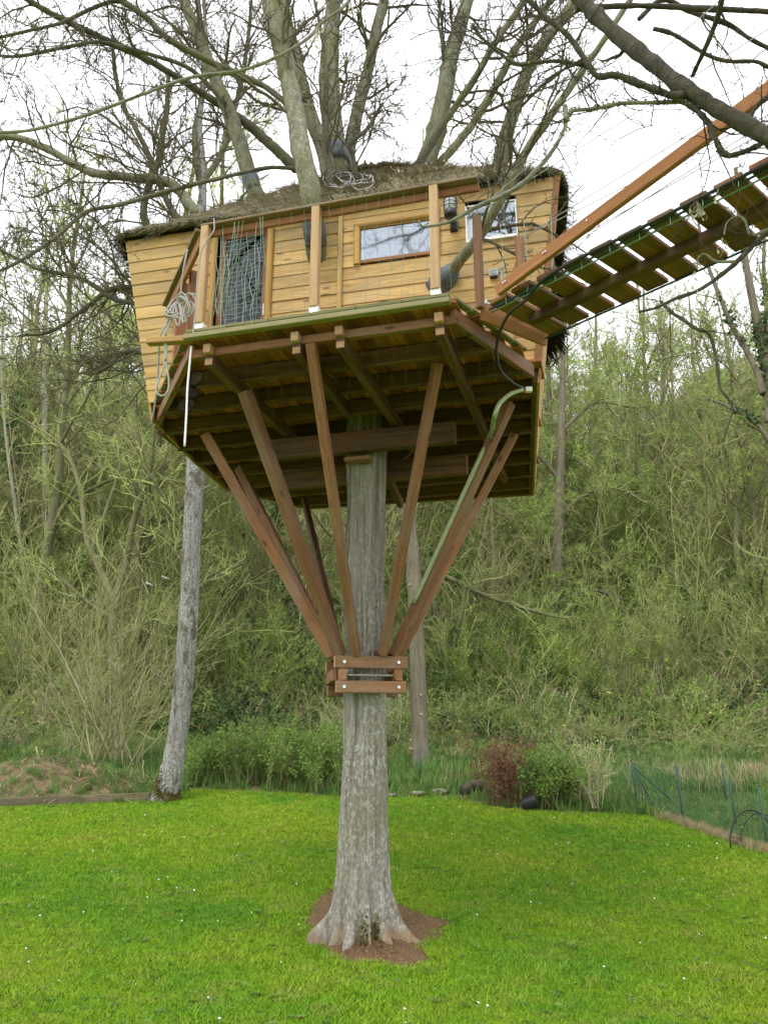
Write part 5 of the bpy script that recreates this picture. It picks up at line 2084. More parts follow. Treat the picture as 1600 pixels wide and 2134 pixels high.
# hanging bunches of winged seeds
for px, py, Y, n in ((660, 66, 4.25, 8), (1176, 255, 4.2, 14), (1452, 428, 3.9, 16), (1448, 575, 4.0, 5), (1505, 505, 4.0, 5), (1497, 402, 3.9, 3), (735, 12, 4.25, 5), (1133, 215, 4.2, 3)):
    c = at_y(px, py, Y)
    g = Geo()
    for k in range(n):
        o_ = c + np.array([rng.normal() * .022, rng.normal() * .015, -abs(rng.normal()) * .04])
        ln = rng.uniform(.02, .035)
        d = np.array([rng.normal() * .5, rng.normal() * .4, -1])
        d /= np.linalg.norm(d)
        w = np.cross(d, rng.normal(size=3))
        w /= np.linalg.norm(w)
        prof = [(0, .001), (.25, .006), (.7, .009), (1, .002)]
        Vv = []
        for t, hw in prof:
            Vv += [o_ + d * ln * t - w * hw, o_ + d * ln * t + w * hw]
        g.add(Vv, [(0, 1, 3, 2), (2, 3, 5, 4), (4, 5, 7, 6)])
        g.tube(np.array([c + np.array([0, 0, .03]), o_]), .0012, 4)
    put('seed_bunch', g.mesh('seed_bunch', M_SEED), FORE)
exec_marker = True

# ================================================================== WOODLAND
WOOD_BEGIN = True


def tree_variant(h, n1, n2, n3, n4, spread, lean, r0, thin=1.15, buds=0, up=.25, low=.25):
    K = 12
    t = np.linspace(0, 1, K)
    P = np.zeros((1, K, 3))
    P[0, :, 2] = t * h
    P[0, :, 0] = lean * t ** 1.5 * h + .12 * np.cumsum(rng.normal(size=K)) * .5
    P[0, :, 1] = .12 * np.cumsum(rng.normal(size=K)) * .5
    R = (.8 * r0 * (1 - .85 * t))[None] + .012
    p1, r1 = spawn(P, R, n1, low, .98, spread, 48, 9, up, .13, .5, .02)
    p2, r2 = spawn(p1, r1, n2, .15, 1, .5, 46, 6, up * .8, .16, .55, .012 * thin)
    p3, r3 = spawn(p2, r2, n3, .1, 1, .55, 45, 5, up * .6, .2, .6, .0085 * thin)
    p4, r4 = spawn(p3, r3, n4, .1, 1, .6, 45, 4, .15, .22, .7, .0065 * thin, .7)
    Vt, Qt = join_tubes([(P, R, 10), (p1, r1, 6)])
    Vc, Qc = join_tubes([(p2, r2, 4), (p3, r3, 3), (p4, r4, 3)])
    bud = None
    if buds:
        src = p4.reshape(-1, 3)
        C = src[rng.integers(0, len(src), buds)] + rng.normal(size=(buds, 3)) * .05
        bud = leaf_quads(C, .035)
    return Vt, Qt, Vc, Qc, bud


VAR = []
for i, (h, n1, n2, n3, n4, sp, ln, r0, bd_, mt) in enumerate([
        (12.0, 24, 6, 5, 4, .36, .02, .15, 0, M_WTWIG), (13.5, 26, 6, 5, 4, .30, -.03, .17, 2600, M_WTWIG), (11.0, 22, 6, 5, 4, .42, .06, .13, 0, M_WTWIGB),
        (10.0, 26, 6, 5, 4, .40, -.08, .12, 3600, M_WTWIG), (14.5, 24, 6, 5, 4, .28, .03, .19, 0, M_WTWIGB), (9.0, 28, 6, 5, 4, .45, .10, .11, 3000, M_WTWIG)]):
    Vt, Qt, Vc, Qc, bud = tree_variant(h, n1, n2, n3, n4, sp, ln, r0, 1.15, bd_, low=.12 if h < 12 else .2)
    VAR.append((mesh_np('trunk', Vt, Qt, None, M_WOODB, True), mesh_np('crown', Vc, Qc, None, mt), mesh_np('buds', bud[0], bud[1], None, M_BUD) if bud else None))

def wood_label(x, y, v):
    kind = {0: 'leafless olive tree', 1: 'tree dotted with yellow green buds', 2: 'leafless brownish tree', 3: 'low branched budding tree', 4: 'tall leafless brownish tree', 5: 'leaning budding tree'}[v]
    px = 800 + FPX * x / (y * .98)
    side = ('left of the mottled trunk' if px < 330 else 'between mottled and big trunk' if px < 720 else 'right of the big trunk' if px < 1120 else 'below the rope bridge' if px < 1420 else 'behind the right fence')
    row = 'at the hill foot' if y < 31 else 'halfway up the hill' if y < 45 else 'high on the hill'
    return kind + ' ' + row + ' ' + side


def wood_tree(x, y, v, s, rz):
    z = float(rough_ground(x, y)) - .1
    tr, cr, bu = VAR[v]
    o = thing('woodland_tree', (x, y, z), wood_label(x, y, v), 'tree', 'bare woodland trees covering the hillside')
    o.rotation_euler = (0, 0, rz)
    o.scale = (s, s, s)
    for nm, me in (('trunk', tr), ('crown', cr), ('buds', bu)):
        if me is None:
            continue
        c = bpy.data.objects.new(nm, me)
        COL.objects.link(c)
        c.parent = o
        if nm != 'trunk':
            c['kind'] = 'stuff'


placed = []
tries = 0
while len(placed) < 235 and tries < 14000:
    tries += 1
    y = 23.5 + (62 - 23.5) * rng.random() ** 0.85
    x = rng.uniform(-.62, .66) * y
    md = 1.1 + .025 * y
    pxx = 800 + FPX * x / (y * .98)
    if y < 30 and 400 < pxx < 1010:
        continue
    if all((x - a) ** 2 + (y - b) ** 2 > md * md for a, b in placed):
        placed.append((x, y))
for x, y in placed:
    s = rng.uniform(.72, 1.12)
    if y < 27:
        s *= .8
    if x > 2:
        s *= .97
    wood_tree(x, y, int(rng.integers(0, 6)), s, rng.uniform(0, 6.28))


# undergrowth: thin many stemmed scrub, far too tangled to count
def bush(n, h, spread, thin, n2, n3, mat, buds=0, bmat=None, arch=.0, bsize=.03):
    base = rng.normal(size=(n, 3)) * np.array([spread * .25, spread * .25, 0])
    K = 7
    d = np.stack([rng.normal(size=n) * spread * .3, rng.normal(size=n) * spread * .3, np.ones(n)], 1)
    d /= np.linalg.norm(d, axis=1, keepdims=True)
    P = np.empty((n, K, 3))
    P[:, 0] = base
    ln = h * rng.uniform(.5, 1.15, n) / (K - 1)
    for k in range(1, K):
        d = d + .10 * rng.normal(size=(n, 3)) - arch * k / K * UPV
        d /= np.linalg.norm(d, axis=1, keepdims=True)
        P[:, k] = P[:, k - 1] + d * ln[:, None]
    R = np.linspace(1, .35, K)[None] * (rng.uniform(.010, .02, n) * thin)[:, None]
    gs = [(P, R, 4)]
    p2, r2 = spawn(P, R, n2, .2, 1, .42, 42, 5, .25, .16, .6, .006 * thin)
    gs.append((p2, r2, 3))
    p3, r3 = spawn(p2, r2, n3, .15, 1, .5, 42, 4, .15, .18, .7, .005 * thin, .7)
    gs.append((p3, r3, 3))
    V, Q = join_tubes(gs)
    mats = [mat]
    if buds:
        src = np.concatenate([p3.reshape(-1, 3), p2.reshape(-1, 3)])
        C = src[rng.integers(0, len(src), buds)] + rng.normal(size=(buds, 3)) * .04
        Vb, Qb = leaf_quads(C, bsize)
        me = mesh_np('scrub', np.vstack([V, Vb]), np.vstack([Q, Qb + len(V)]), None, mat)
        me.materials.append(bmat)
        mi = np.r_[np.zeros(len(Q), np.int32), np.ones(len(Qb), np.int32)]
        me.polygons.foreach_set('material_index', mi)
        return me
    return mesh_np('scrub', V, Q, None, mat)


SCRUB = [bush(16, 3.2, 1.1, 1.0, 7, 5, M_WTWIG, 1800, M_BUD), bush(14, 4.0, .9, 1.1, 7, 5, M_WTWIG), bush(18, 2.4, 1.4, .9, 7, 5, M_WTWIGB, 0, None, .15),
         bush(14, 3.6, 1.2, 1.0, 7, 5, M_WTWIG, 2600, M_BUD), bush(10, 4.5, .5, .9, 4, 3, M_PALETW), bush(16, 2.6, 1.5, .9, 7, 5, M_WTWIG, 1900, M_LEAFG, .2, .024),
         bush(16, 3.0, 1.3, 1.0, 7, 5, M_WTWIGB), bush(12, 2.4, 1.2, .9, 6, 4, M_WTWIG, 2600, M_IVY, .2, .04), bush(5, 8.0, 1.5, 2.3, 7, 5, M_WTWIGB), bush(4, 7.0, 1.2, 2.6, 5, 4, M_BUSHT)]
NB = 1450
by = 22.3 + (60 - 22.3) * rng.random(NB) ** 1.5
bx = rng.uniform(-.62, .66, NB) * by
bz_ = rough_ground(bx, by) - .1
bi = rng.choice(10, NB, p=[.19, .14, .10, .15, .03, .11, .08, .10, .05, .05])
bs = rng.uniform(.7, 1.35, NB) * np.where(by < 25, .72, 1)
scatter('hillside_scrub', np.stack([bx, by, bz_], 1), np.stack([rng.normal(size=NB) * .12, rng.normal(size=NB) * .12, rng.uniform(0, 6.28, NB)], 1), bs, bi, SCRUB)

# ------------------------------------------------------------- trees one can tell apart at the wood's edge


def special(name, label, cat, paths, mat, Ymain, tw=(8, 5, 3), twlen=1.4, twmat=None, thin=1.6, ivy=0, ivy_r=.12, up=.15, ang=50, base_px=None, t0=.25, ivy_h=(0, 1), droop=False):
    b = at_y(*base_px, Ymain)
    z = float(rough_ground(b[0], b[1]))
    root = thing(name, (b[0], b[1], z), label, cat)
    limbs = []
    for i, pts in enumerate(paths):
        P, R = trace(pts, 6, .06)
        if i == 0:
            P = np.vstack([np.array([P[0, 0], P[0, 1], min(z, P[0, 2]) - .15]), P])
            R = np.r_[R[0] * 1.25, R]
        g = Geo()
        g.add(*rough_tube(P, R, 12 if i == 0 else 8, .05))
        put('trunk' if i == 0 else 'limb', g.mesh('trunk', mat, True), root)
        limbs.append((P, R))
    if tw:
        gr = twigs_on(limbs, *tw, len1=(.3, twlen), t0=t0, thin=thin, ang=ang, up=up)
        V, Q = join_tubes(gr)
        put('twigs', mesh_np('twigs', V, Q, None, twmat or M_WTWIG), root)['kind'] = 'stuff'
    if ivy:
        C = []
        for k in range(ivy):
            P, R = limbs[0] if rng.random() < .75 or len(limbs) == 1 else limbs[rng.integers(1, len(limbs))]
            i = int((ivy_h[0] + (ivy_h[1] - ivy_h[0]) * rng.random()) * (len(P) - 1.01))
            f = rng.random()
            c = P[i] * (1 - f) + P[i + 1] * f
            d = rng.normal(size=3)
            d /= np.linalg.norm(d)
            C.append(c + d * (R[i] + ivy_r * abs(rng.normal())))
        V_, Q_ = leaf_quads(np.array(C), .05)
        put('ivy', mesh_np('ivy', V_, Q_, None, M_IVY), root)['kind'] = 'stuff'
    return root, limbs


ash, ash_limbs = special('larch_tree', 'straight brown grey trunk standing right of the big tree at the lawn edge', 'tree',
                         [[(876, 1640, 46, 17.0), (874, 1560, 38), (872, 1450, 35), (868, 1330, 34), (862, 1200, 32), (852, 1080, 29), (846, 960, 28), (843, 800, 24), (851, 600, 19), (878, 420, 14), (903, 290, 11), (925, 190, 8), (941, 90, 6)]],
                         M_ASH, 17.0, tw=(40, 5, 4), twlen=1.6, t0=.45, base_px=(876, 1640))
# root flare and knobs on that trunk
g = Geo()
P, R = ash_limbs[0]
for k in range(7):
    i = rng.integers(4, 26)
    a = rng.uniform(math.pi, 2 * math.pi)
    c = P[i] + np.array([math.cos(a), math.sin(a), 0]) * R[i] * .95
    g.tube(np.array([c, c + np.array([math.cos(a), math.sin(a), .1]) * .05]), [.025, .018], 8)
put('branch_stub', g.mesh('branch_stub', M_BIRCH), ash)

special('ivy_clad_tree', 'slender curved trunk wrapped in dark ivy left of the collar', 'tree',
        [[(648, 1535, 15, 22.5), (645, 1450, 15), (638, 1390, 14), (625, 1330, 13), (604, 1250, 12), (582, 1160, 10), (575, 1060, 8), (585, 960, 6)]], M_WOODB, 22.5,
        tw=(14, 5, 4), twlen=1.8, ivy=1500, base_px=(648, 1535), ivy_r=.14)
special('leaning_tree', 'dark mossy trunk leaning left behind the straight grey brown trunk', 'tree',
        [[(1003, 1565, 24, 22.8), (985, 1500, 22), (962, 1430, 20), (940, 1370, 18), (915, 1300, 16), (895, 1240, 14), (876, 1180, 12), (860, 1100, 9)],
         [(880, 1185, 12, 22.6), (930, 1202, 11), (1000, 1236, 10), (1060, 1258, 9), (1100, 1270, 9), (1140, 1282, 6), (1190, 1290, 4)],
         [(940, 1370, 10, 22.7), (955, 1300, 9), (975, 1240, 7), (1000, 1190, 5)]], M_WOODB, 22.8,
        tw=(10, 5, 4), twlen=1.6, ivy=700, base_px=(1003, 1565), ivy_h=(0, .35), ivy_r=.1)
special('brown_conifer', 'tall brown trunk with drooping twiggy boughs below the right deck corner', 'tree',
        [[(1128, 1560, 26, 25), (1140, 1440, 26), (1150, 1300, 25), (1160, 1150, 24), (1166, 1020, 21), (1170, 880, 17), (1172, 740, 11), (1172, 620, 6)],
         [(1158, 1170, 10, 25), (1120, 1110, 8), (1060, 1080, 7), (1000, 1050, 5)], [(1162, 1080, 10, 25), (1220, 1030, 8), (1290, 1020, 6), (1350, 1050, 5)],
         [(1166, 1000, 9, 25), (1110, 940, 8), (1050, 930, 6)], [(1150, 1260, 9, 25), (1230, 1230, 8), (1300, 1250, 5)], [(1168, 900, 9, 25), (1240, 840, 7), (1320, 850, 5)],
         [(1152, 1320, 9, 25), (1090, 1290, 7), (1040, 1300, 5)]], M_ASH, 25, tw=(30, 6, 4), twlen=1.5, up=-.1, base_px=(1128, 1560), t0=.2, thin=1.5)
special('spindly_tree', 'leafless spreading small tree with forked olive trunk at the left wood edge', 'tree',
        [[(252, 1560, 24, 21), (240, 1450, 22), (236, 1350, 21), (240, 1250, 20), (262, 1180, 16), (275, 1100, 14), (300, 1010, 12), (290, 920, 9), (275, 830, 6)],
         [(240, 1250, 16, 21), (205, 1180, 14), (180, 1120, 11), (165, 1010, 9), (130, 930, 7), (60, 880, 5)],
         [(290, 1230, 11, 21), (290, 1130, 10), (330, 1050, 9), (340, 960, 7), (380, 900, 5)],
         [(238, 1290, 11, 21), (190, 1260, 9), (120, 1200, 8), (70, 1160, 6)],
         [(245, 1330, 9, 21), (300, 1300, 8), (345, 1265, 6)], [(190, 1150, 9, 21), (230, 1040, 8), (250, 960, 6), (210, 900, 4)]], M_WOODB, 21,
        tw=(13, 6, 4), twlen=1.6, base_px=(252, 1560), t0=.25, thin=1.4)
special('pale_stem', 'thin pale bent stem at the far left edge of the wood', 'tree',
        [[(62, 1340, 9, 24), (52, 1200, 9), (36, 1080, 8), (18, 950, 7), (8, 850, 6), (4, 740, 5), (10, 640, 4)]], M_BIRCH, 24, tw=(10, 5, 4), twlen=1.2, twmat=M_PALETW, base_px=(62, 1340))
special('lichened_tree', 'upright pale lichened trunk second from the left edge of the wood', 'tree',
        [[(88, 1300, 14, 26), (92, 1150, 14), (95, 1000, 13), (93, 850, 12), (95, 700, 10), (98, 560, 7), (96, 470, 4)]], M_BIRCH, 26, tw=(22, 6, 4), twlen=1.9, base_px=(88, 1300), t0=.35)
special('grey_tree', 'pale grey straight trunk seen between the left wood and the leaning tree', 'tree',
        [[(205, 1350, 13, 28), (208, 1150, 13), (210, 950, 12), (213, 800, 11), (215, 650, 9), (222, 520, 5)]], M_BIRCH, 28, tw=(22, 6, 4), twlen=1.9, base_px=(205, 1350), t0=.35)
special('right_edge_tree', 'ivy covered tree with upright dark limbs at the far right edge', 'tree',
        [[(1670, 1250, 34, 17), (1650, 1050, 32), (1628, 900, 28), (1606, 800, 24), (1585, 700, 20), (1562, 600, 16), (1543, 480, 12), (1532, 350, 8)],
         [(1590, 820, 18, 17), (1570, 760, 14), (1530, 690, 12), (1500, 620, 10), (1470, 540, 7), (1452, 450, 5)],
         [(1600, 880, 16, 17), (1598, 760, 14), (1596, 640, 11), (1590, 540, 8), (1600, 420, 6)],
         [(1610, 930, 12, 17), (1570, 880, 10), (1520, 850, 8), (1470, 830, 6)]], M_ASH, 17, tw=(15, 6, 4), twlen=1.5, ivy=1500, ivy_r=.09, base_px=(1650, 1250), t0=.2, ivy_h=(.3, .62))
special('birch_stem', 'thin white stem standing in the middle of the right hand wood', 'tree',
        [[(1335, 1330, 7, 30), (1330, 1180, 7), (1322, 1050, 7), (1310, 960, 6), (1300, 920, 4)]], M_BIRCH, 30, tw=(8, 4, 3), twlen=1.2, base_px=(1335, 1330))
special('forked_stem', 'thin pale forked stem in the wood at the right', 'tree',
        [[(1515, 1330, 7, 29), (1520, 1200, 7), (1525, 1090, 6), (1540, 1010, 5), (1560, 960, 3)], [(1522, 1080, 5, 29), (1510, 1030, 4), (1500, 990, 3)]], M_BIRCH, 29, tw=(8, 4, 3), twlen=1.0, base_px=(1515, 1330))

# tall bare trees behind the cabin whose crowns fill the sky at left and in the middle
for (x, y, v, s, rz, lab) in ((-6.6, 21.5, 4, 1.25, 0.4, 'tall bare tree behind the left end of the thatched roof'), (-4.85, 20.5, 1, 1.28, 2.0, 'tall bare tree with budding twigs behind the roof beside the mottled trunk'),
                              (-9.6, 23, 0, 1.35, 4.0, 'tall bare tree against the sky at the upper left edge'), (-0.75, 22, 4, 1.15, 5.2, 'bare tree behind the roof ridge in the middle'),
                              (10.5, 24, 2, 1.05, 1.2, 'bare tree behind the rope bridge at right')):
    z = float(rough_ground(x, y)) - .1
    o = thing('tall_bare_tree', (x, y, z), lab, 'tree')
    o.rotation_euler = (0, 0, rz)
    o.scale = (s, s, s)
    for nm, me in (('trunk', VAR[v][0]), ('crown', VAR[v][1])):
        c = bpy.data.objects.new(nm, me)
        COL.objects.link(c)
        c.parent = o
        if nm == 'crown':
            c['kind'] = 'stuff'

# ivy clumps that read as dark masses
for px, py, Y, n, rx, rz_, lab in ((1470, 1440, 24, 2600, 1.0, 1.3, 'dark green ivy mass on fallen trunks at right'), (1150, 1440, 23.5, 1800, .8, 1.2, 'dark ivy clump right of the leaning mossy trunk'),
                                   (1215, 985, 34, 2600, 1.5, 1.3, 'dark ivy covered crown below the bridge landing'), (30, 900, 27, 2600, 1.0, 3.0, 'dark evergreen mass at the left edge of the wood'),
                                   (560, 1350, 23.5, 1300, .8, .6, 'low ivy clump behind the mottled trunk')):
    c = at_y(px, py, Y)
    z = float(rough_ground(c[0], c[1]))
    root = thing('ivy_clump', (c[0], c[1], z), lab, 'ivy')
    k = max(3, int(n / 260))
    cs = c + rng.normal(size=(k, 3)) * np.array([rx * .6, .5, rz_ * .5])
    C = cs[rng.integers(0, k, n)] + rng.normal(size=(n, 3)) * np.array([rx * .28, .3, rz_ * .22])
    C[:, 2] = np.maximum(C[:, 2], z)
    V_, Q_ = leaf_quads(C, .06)
    put('leaves', mesh_np('leaves', V_, Q_, None, M_IVY), root)['kind'] = 'stuff'
    st = []
    for q in cs:
        st.append(smooth_path(np.array([[q[0] + .3 * rng.normal(), q[1], z - .1], [q[0] + .1, q[1], (z + q[2]) / 2], q + np.array([0, 0, .3])]), 4))
    g = Geo()
    for P_ in st:
        g.tube(P_, np.linspace(.05, .015, len(P_)), 6)
    put('stems', g.mesh('stems', M_WOODB), root)

# ================================================================== GARDEN BORDER
# coppiced shrub at left
sp_ = at_ground(222, 1606)
o = thing('coppiced_shrub', tuple(sp_), 'large bare many stemmed shrub with pale brown stems left of the mottled trunk', 'shrub')
put('stems', bush(34, 4.6, 1.25, 1.0, 9, 5, M_WTWIGB), o, Matrix.Translation(sp_))['kind'] = 'stuff'
o2_ = put('pale_stems', bush(14, 3.4, 1.5, .9, 5, 3, M_PALETW), o, Matrix.Translation(sp_))
o2_['kind'] = 'stuff'

BUSHES = [
    ((500, 1640), 40, .95, .9, .55, M_BUSHT, 3300, M_LEAFG, 'twiggy green broom bush left of the big trunk'),
    ((590, 1645), 44, 1.05, .8, .55, M_BUSHT, 3900, M_LEAFG, 'tall twiggy green bush close behind the lawn left of the big trunk'),
    ((672, 1652), 34, .95, .8, .55, M_BUSHT, 4500, M_LEAFG, 'dense green bush touching the left side of the big trunk'),
    ((430, 1636), 26, .7, .8, .55, M_BUSHT, 2700, M_LEAFG, 'low green bush right of the mottled trunk'),
    ((1056, 1684), 40, .95, .6, .42, M_REDTW, 2600, None, 'red brown leafy shrub at the far edge of the lawn'),
    ((1238, 1690), 30, .95, .4, .5, M_PALETW, 500, M_BUD, 'clump of upright yellow green stems in the right border'),
    ((1150, 1688), 30, .8, .8, .5, M_BUSHT, 3300, M_LEAFG, 'loose green shrub right of the red brown shrub'),
    ((1190, 1684), 26, .75, .7, .5, M_BUSHT, 2700, M_LEAFG, 'small green shrub beside the clump of yellow green stems'),
]
M_REDLEAF = leaf_mat('red_brown_leaves', (.20, .10, .06), (.27, .15, .09))
for (px, py), n, h, spd, thin, mt, nb_, bm, lab in BUSHES:
    p = at_ground(px, py)
    p[1] += .25
    p[2] = float(rough_ground(p[0], p[1]))
    o = thing('border_shrub', tuple(p), lab, 'shrub', 'shrubs along the far edge of the lawn')
    put('stems', bush(n, h, spd, thin, 7, 4, mt, nb_, bm or M_REDLEAF, 0, .022), o, Matrix.Translation(p))['kind'] = 'stuff'

# pale sapling
special('sapling', 'thin pale sapling at the right end of the far lawn edge', 'sapling',
        [[(1306, 1690, 6, 13.6), (1308, 1640, 5), (1311, 1590, 4), (1306, 1550, 3), (1300, 1510, 2)]], M_PALEB, 13.6, tw=(6, 2, 2), twlen=.4, thin=.7, twmat=M_PALETW, base_px=(1306, 1690))
for px, py, tx, ty, Y in ((670, 1530, 700, 1380, 20), (590, 1540, 560, 1400, 21), (1000, 1540, 960, 1400, 21), (535, 1560, 545, 1380, 21)):
    pass

# rough border grass and weeds


def tuft(n, h, w, spread, mat, bend=.4):
    V, Q = [], []
    for k in range(n):
        a = rng.uniform(0, 6.28)
        r = spread * math.sqrt(rng.random())
        b = np.array([r * math.cos(a), r * math.sin(a), 0])
        d = rng.uniform(0, 6.28)
        lean = np.array([math.cos(d), math.sin(d), 0]) * bend * rng.random()
        sd = np.array([-math.sin(d + rng.normal()), math.cos(d), 0])
        hh = h * rng.uniform(.5, 1.2)
        p1 = b + lean * hh * .35 + np.array([0, 0, hh * .6])
        p2 = b + lean * hh + np.array([0, 0, hh * .95])
        i = len(V)
        V += [b - sd * w, b + sd * w, p1 + sd * w * .8, p1 - sd * w * .8, p2]
        Q.append((i, i + 1, i + 2, i + 3))
        Q.append((i + 3, i + 2, i + 4, i + 4))
    me = bpy.data.meshes.new('tuft')
    me.from_pydata([tuple(v) for v in V], [], [q if q[2] != q[3] else q[:3] for q in Q])
    me.materials.append(mat)
    return me


TG = [tuft(26, .34, .007, .16, M_TALLG, .5), tuft(26, .26, .008, .18, M_TALLG, .7), tuft(18, .38, .005, .14, M_STRAWL, .6), tuft(30, .2, .012, .16, M_LEAFG, .9)]
N = 8000
gy = rng.uniform(10, 22.5, N)
gx = rng.uniform(-.55, .6, N) * gy
far = lawn_far(gx)
k = gy > far + .05
gx, gy = gx[k], gy[k]
hx, hy = rng.uniform(3.4, 9, 6000), rng.uniform(10, 16, 6000)
hk = hy > lawn_far(hx) + .03
gx, gy = np.r_[gx, hx[hk]], np.r_[gy, hy[hk]]
gz = rough_ground(gx, gy) - .04
gi = rng.choice(4, len(gx), p=[.36, .3, .03, .31])
dry = (gx > 5.0) & (gy > 14.5) & (gy < 16.5)
gi = np.where(dry & (rng.random(len(gx)) < .3), 2, gi)
gs_ = rng.uniform(.55, 1.2, len(gx)) * np.where((gx > 4) & (gy < 14.5), .45, 1) * np.clip((gy - lawn_far(gx)) / 1.2 + .5, .5, 1)
scatter('border_grass', np.stack([gx, gy, gz], 1), np.stack([gx * 0, gx * 0, rng.uniform(0, 6.28, len(gx))], 1), gs_, gi, TG)
# bramble and weeds low in front of the wood
N = 420
wy = rng.uniform(17.5, 23.2, N)
wx_ = rng.uniform(-.54, .54, N) * wy
LOWS = [bush(22, .8, 1.4, .55, 6, 4, M_WTWIG, 600, M_LEAFG, .3, .022), bush(22, .9, 1.4, .55, 6, 4, M_WTWIGB, 120, M_BUD, .35, .03), bush(20, 1.1, 1.2, .55, 6, 4, M_PALETW, 0, None, .3), bush(16, .6, 1.3, .5, 5, 4, M_WTWIG, 1000, M_IVY, .3, .028)]
scatter('bramble_undergrowth', np.stack([wx_, wy, rough_ground(wx_, wy) - .05], 1), np.stack([wx_ * 0, wx_ * 0, rng.uniform(0, 6.28, N)], 1), rng.uniform(.6, 1.5, N) * np.clip((wy - 16.5) / 4, .4, 1.2), rng.choice(4, N, p=[.38, .36, .08, .18]), LOWS)

# ------------------------------------------------------------- lawn grass and daisies
LT = [tuft(18, .036, .0020, .05, M_BLADE, 1.1), tuft(18, .030, .0021, .055, M_BLADE, 1.4), tuft(16, .045, .0020, .05, M_BLADE, 1.0), tuft(14, .025, .0024, .055, M_BLADE, 1.6)]
N = 170000
# density follows nearness
yy = 4.2 + (15.6 - 4.2) * rng.random(N) ** 1.25
xx = rng.uniform(-.62, .62, N) * (yy + .6)
k = (yy < lawn_far(xx) - .02) & ~in_poly(xx, yy, SOIL)
xx, yy = xx[k], yy[k]
N = len(xx)
clump = np.sin(xx * 2.3 + 1.3 * np.sin(yy * 1.7)) * np.sin(yy * 2.9 + 1.1 * np.sin(xx * 2.1)) + .5 * np.sin(xx * 6.1 + yy * 4.7)
sc_l = (rng.uniform(.7, 1.15, N) + .5 * np.clip(clump, -.4, 1.4) * np.clip((8.6 - yy) / 2.5, 0, 1)) * np.where(yy > 9, 1.15, 1.0)
rot = np.stack([rng.normal(size=N) * .12, rng.normal(size=N) * .12, rng.uniform(0, 6.28, N)], 1)
scatter('lawn_grass', np.stack([xx, yy, ground_z(xx, yy) - .004], 1), rot, sc_l, rng.choice(4, N), LT)


def daisy():
    n = 10
    V = [(0, 0, .052)]
    Fc = []
    for k in range(n):
        t = 2 * math.pi * k / n
        V.append((.012 * math.cos(t), .012 * math.sin(t), .05 + .003 * (k % 2)))
    for k in range(n):
        Fc.append((0, 1 + k, 1 + (k + 1) % n))
    i = len(V)
    V += [(-.001, 0, 0), (.001, 0, 0), (.001, 0, .05), (-.001, 0, .05)]
    Fc.append((i, i + 1, i + 2, i + 3))
    me = mesh_py('daisy', V, Fc, M_PETAL)
    me.materials.append(M_YEL)
    return me


N = 260
dy = 5.0 + 10 * rng.random(N) ** .8
dx = rng.uniform(-.5, .52, N) * dy
k = (dy < lawn_far(dx) - .1) & ~in_poly(dx, dy, SOIL)
dx, dy = dx[k], dy[k]
# denser drift beyond the fence on the right
ex, ey = rng.uniform(4.4, 6.6, 60), rng.uniform(11.5, 14.0, 60)
kk = ey > lawn_far(ex) + .1
dx, dy = np.r_[dx, ex[kk]], np.r_[dy, ey[kk]]
scatter('daisies', np.stack([dx, dy, ground_z(dx, dy) + .01], 1), np.stack([rng.normal(size=len(dx)) * .35 + .25, rng.normal(size=len(dx)) * .3, dx * 0], 1), rng.uniform(.38, .75, len(dx)), np.zeros(len(dx), int), [daisy()])
# broad leaved weeds, dead leaves and twigs lying in the lawn
def rosette(n, r, mat):
    V, Fc = [], []
    for k in range(n):
        t = 2 * math.pi * k / n + rng.normal() * .2
        d, sd = np.array([math.cos(t), math.sin(t), 0]), np.array([-math.sin(t), math.cos(t), 0])
        i = len(V)
        V += [d * .1 * r, d * .6 * r + sd * .28 * r + [0, 0, .35 * r], d * r + [0, 0, .2 * r], d * .6 * r - sd * .28 * r + [0, 0, .35 * r]]
        Fc.append((i, i + 1, i + 2, i + 3))
    return mesh_py('weed', V, Fc, mat)


M_DEAD = leaf_mat('dead_leaves', (.20, .12, .06), (.30, .20, .11), transl=.1)
WEED = [rosette(7, .045, M_LEAFG), rosette(6, .035, M_TALLG), rosette(2, .03, M_DEAD), rosette(1, .045, M_DEAD)]
N = 1500
vy = 4.6 + 10 * rng.random(N) ** 1.2
vx = rng.uniform(-.52, .52, N) * vy
vx += .25 * np.sin(vy * 3.1)
k = (vy < lawn_far(vx) - .1) & ~in_poly(vx, vy, SOIL)
vx, vy = vx[k], vy[k]
scatter('lawn_weeds', np.stack([vx, vy, ground_z(vx, vy) + .012], 1), np.stack([rng.normal(size=len(vx)) * .2, rng.normal(size=len(vx)) * .2, rng.uniform(0, 6.28, len(vx))], 1), rng.uniform(.5, 1.1, len(vx)), rng.choice(4, len(vx), p=[.45, .3, .15, .1]), WEED)
# grass and weeds creeping over the bare soil at the trunk foot
N = 900
a = rng.uniform(0, 2 * math.pi, N)
i = rng.integers(0, len(SOIL), N)
f = rng.uniform(.84, 1.08, (N, 1))
pp_ = TB[:2] + (SOIL[i] - TB[:2]) * f + rng.normal(size=(N, 2)) * .02
c2 = at_z(748, 1990, 0)[:2]
pp2 = c2 + rng.normal(size=(60, 2)) * np.array([.08, .06])
pp_ = np.vstack([pp_, pp2])
scatter('soil_edge_grass', np.c_[pp_, ground_z(pp_[:, 0], pp_[:, 1]) + .004], np.stack([rng.normal(size=len(pp_)) * .2, rng.normal(size=len(pp_)) * .2, rng.uniform(0, 6.28, len(pp_))], 1), rng.uniform(.5, 1.3, len(pp_)), rng.choice(4, len(pp_)), LT)

M_SOILD = twig_mat('brown_compost', (0.13, 0.10, 0.055), (0.20, 0.16, 0.085), 1, 1, 6)
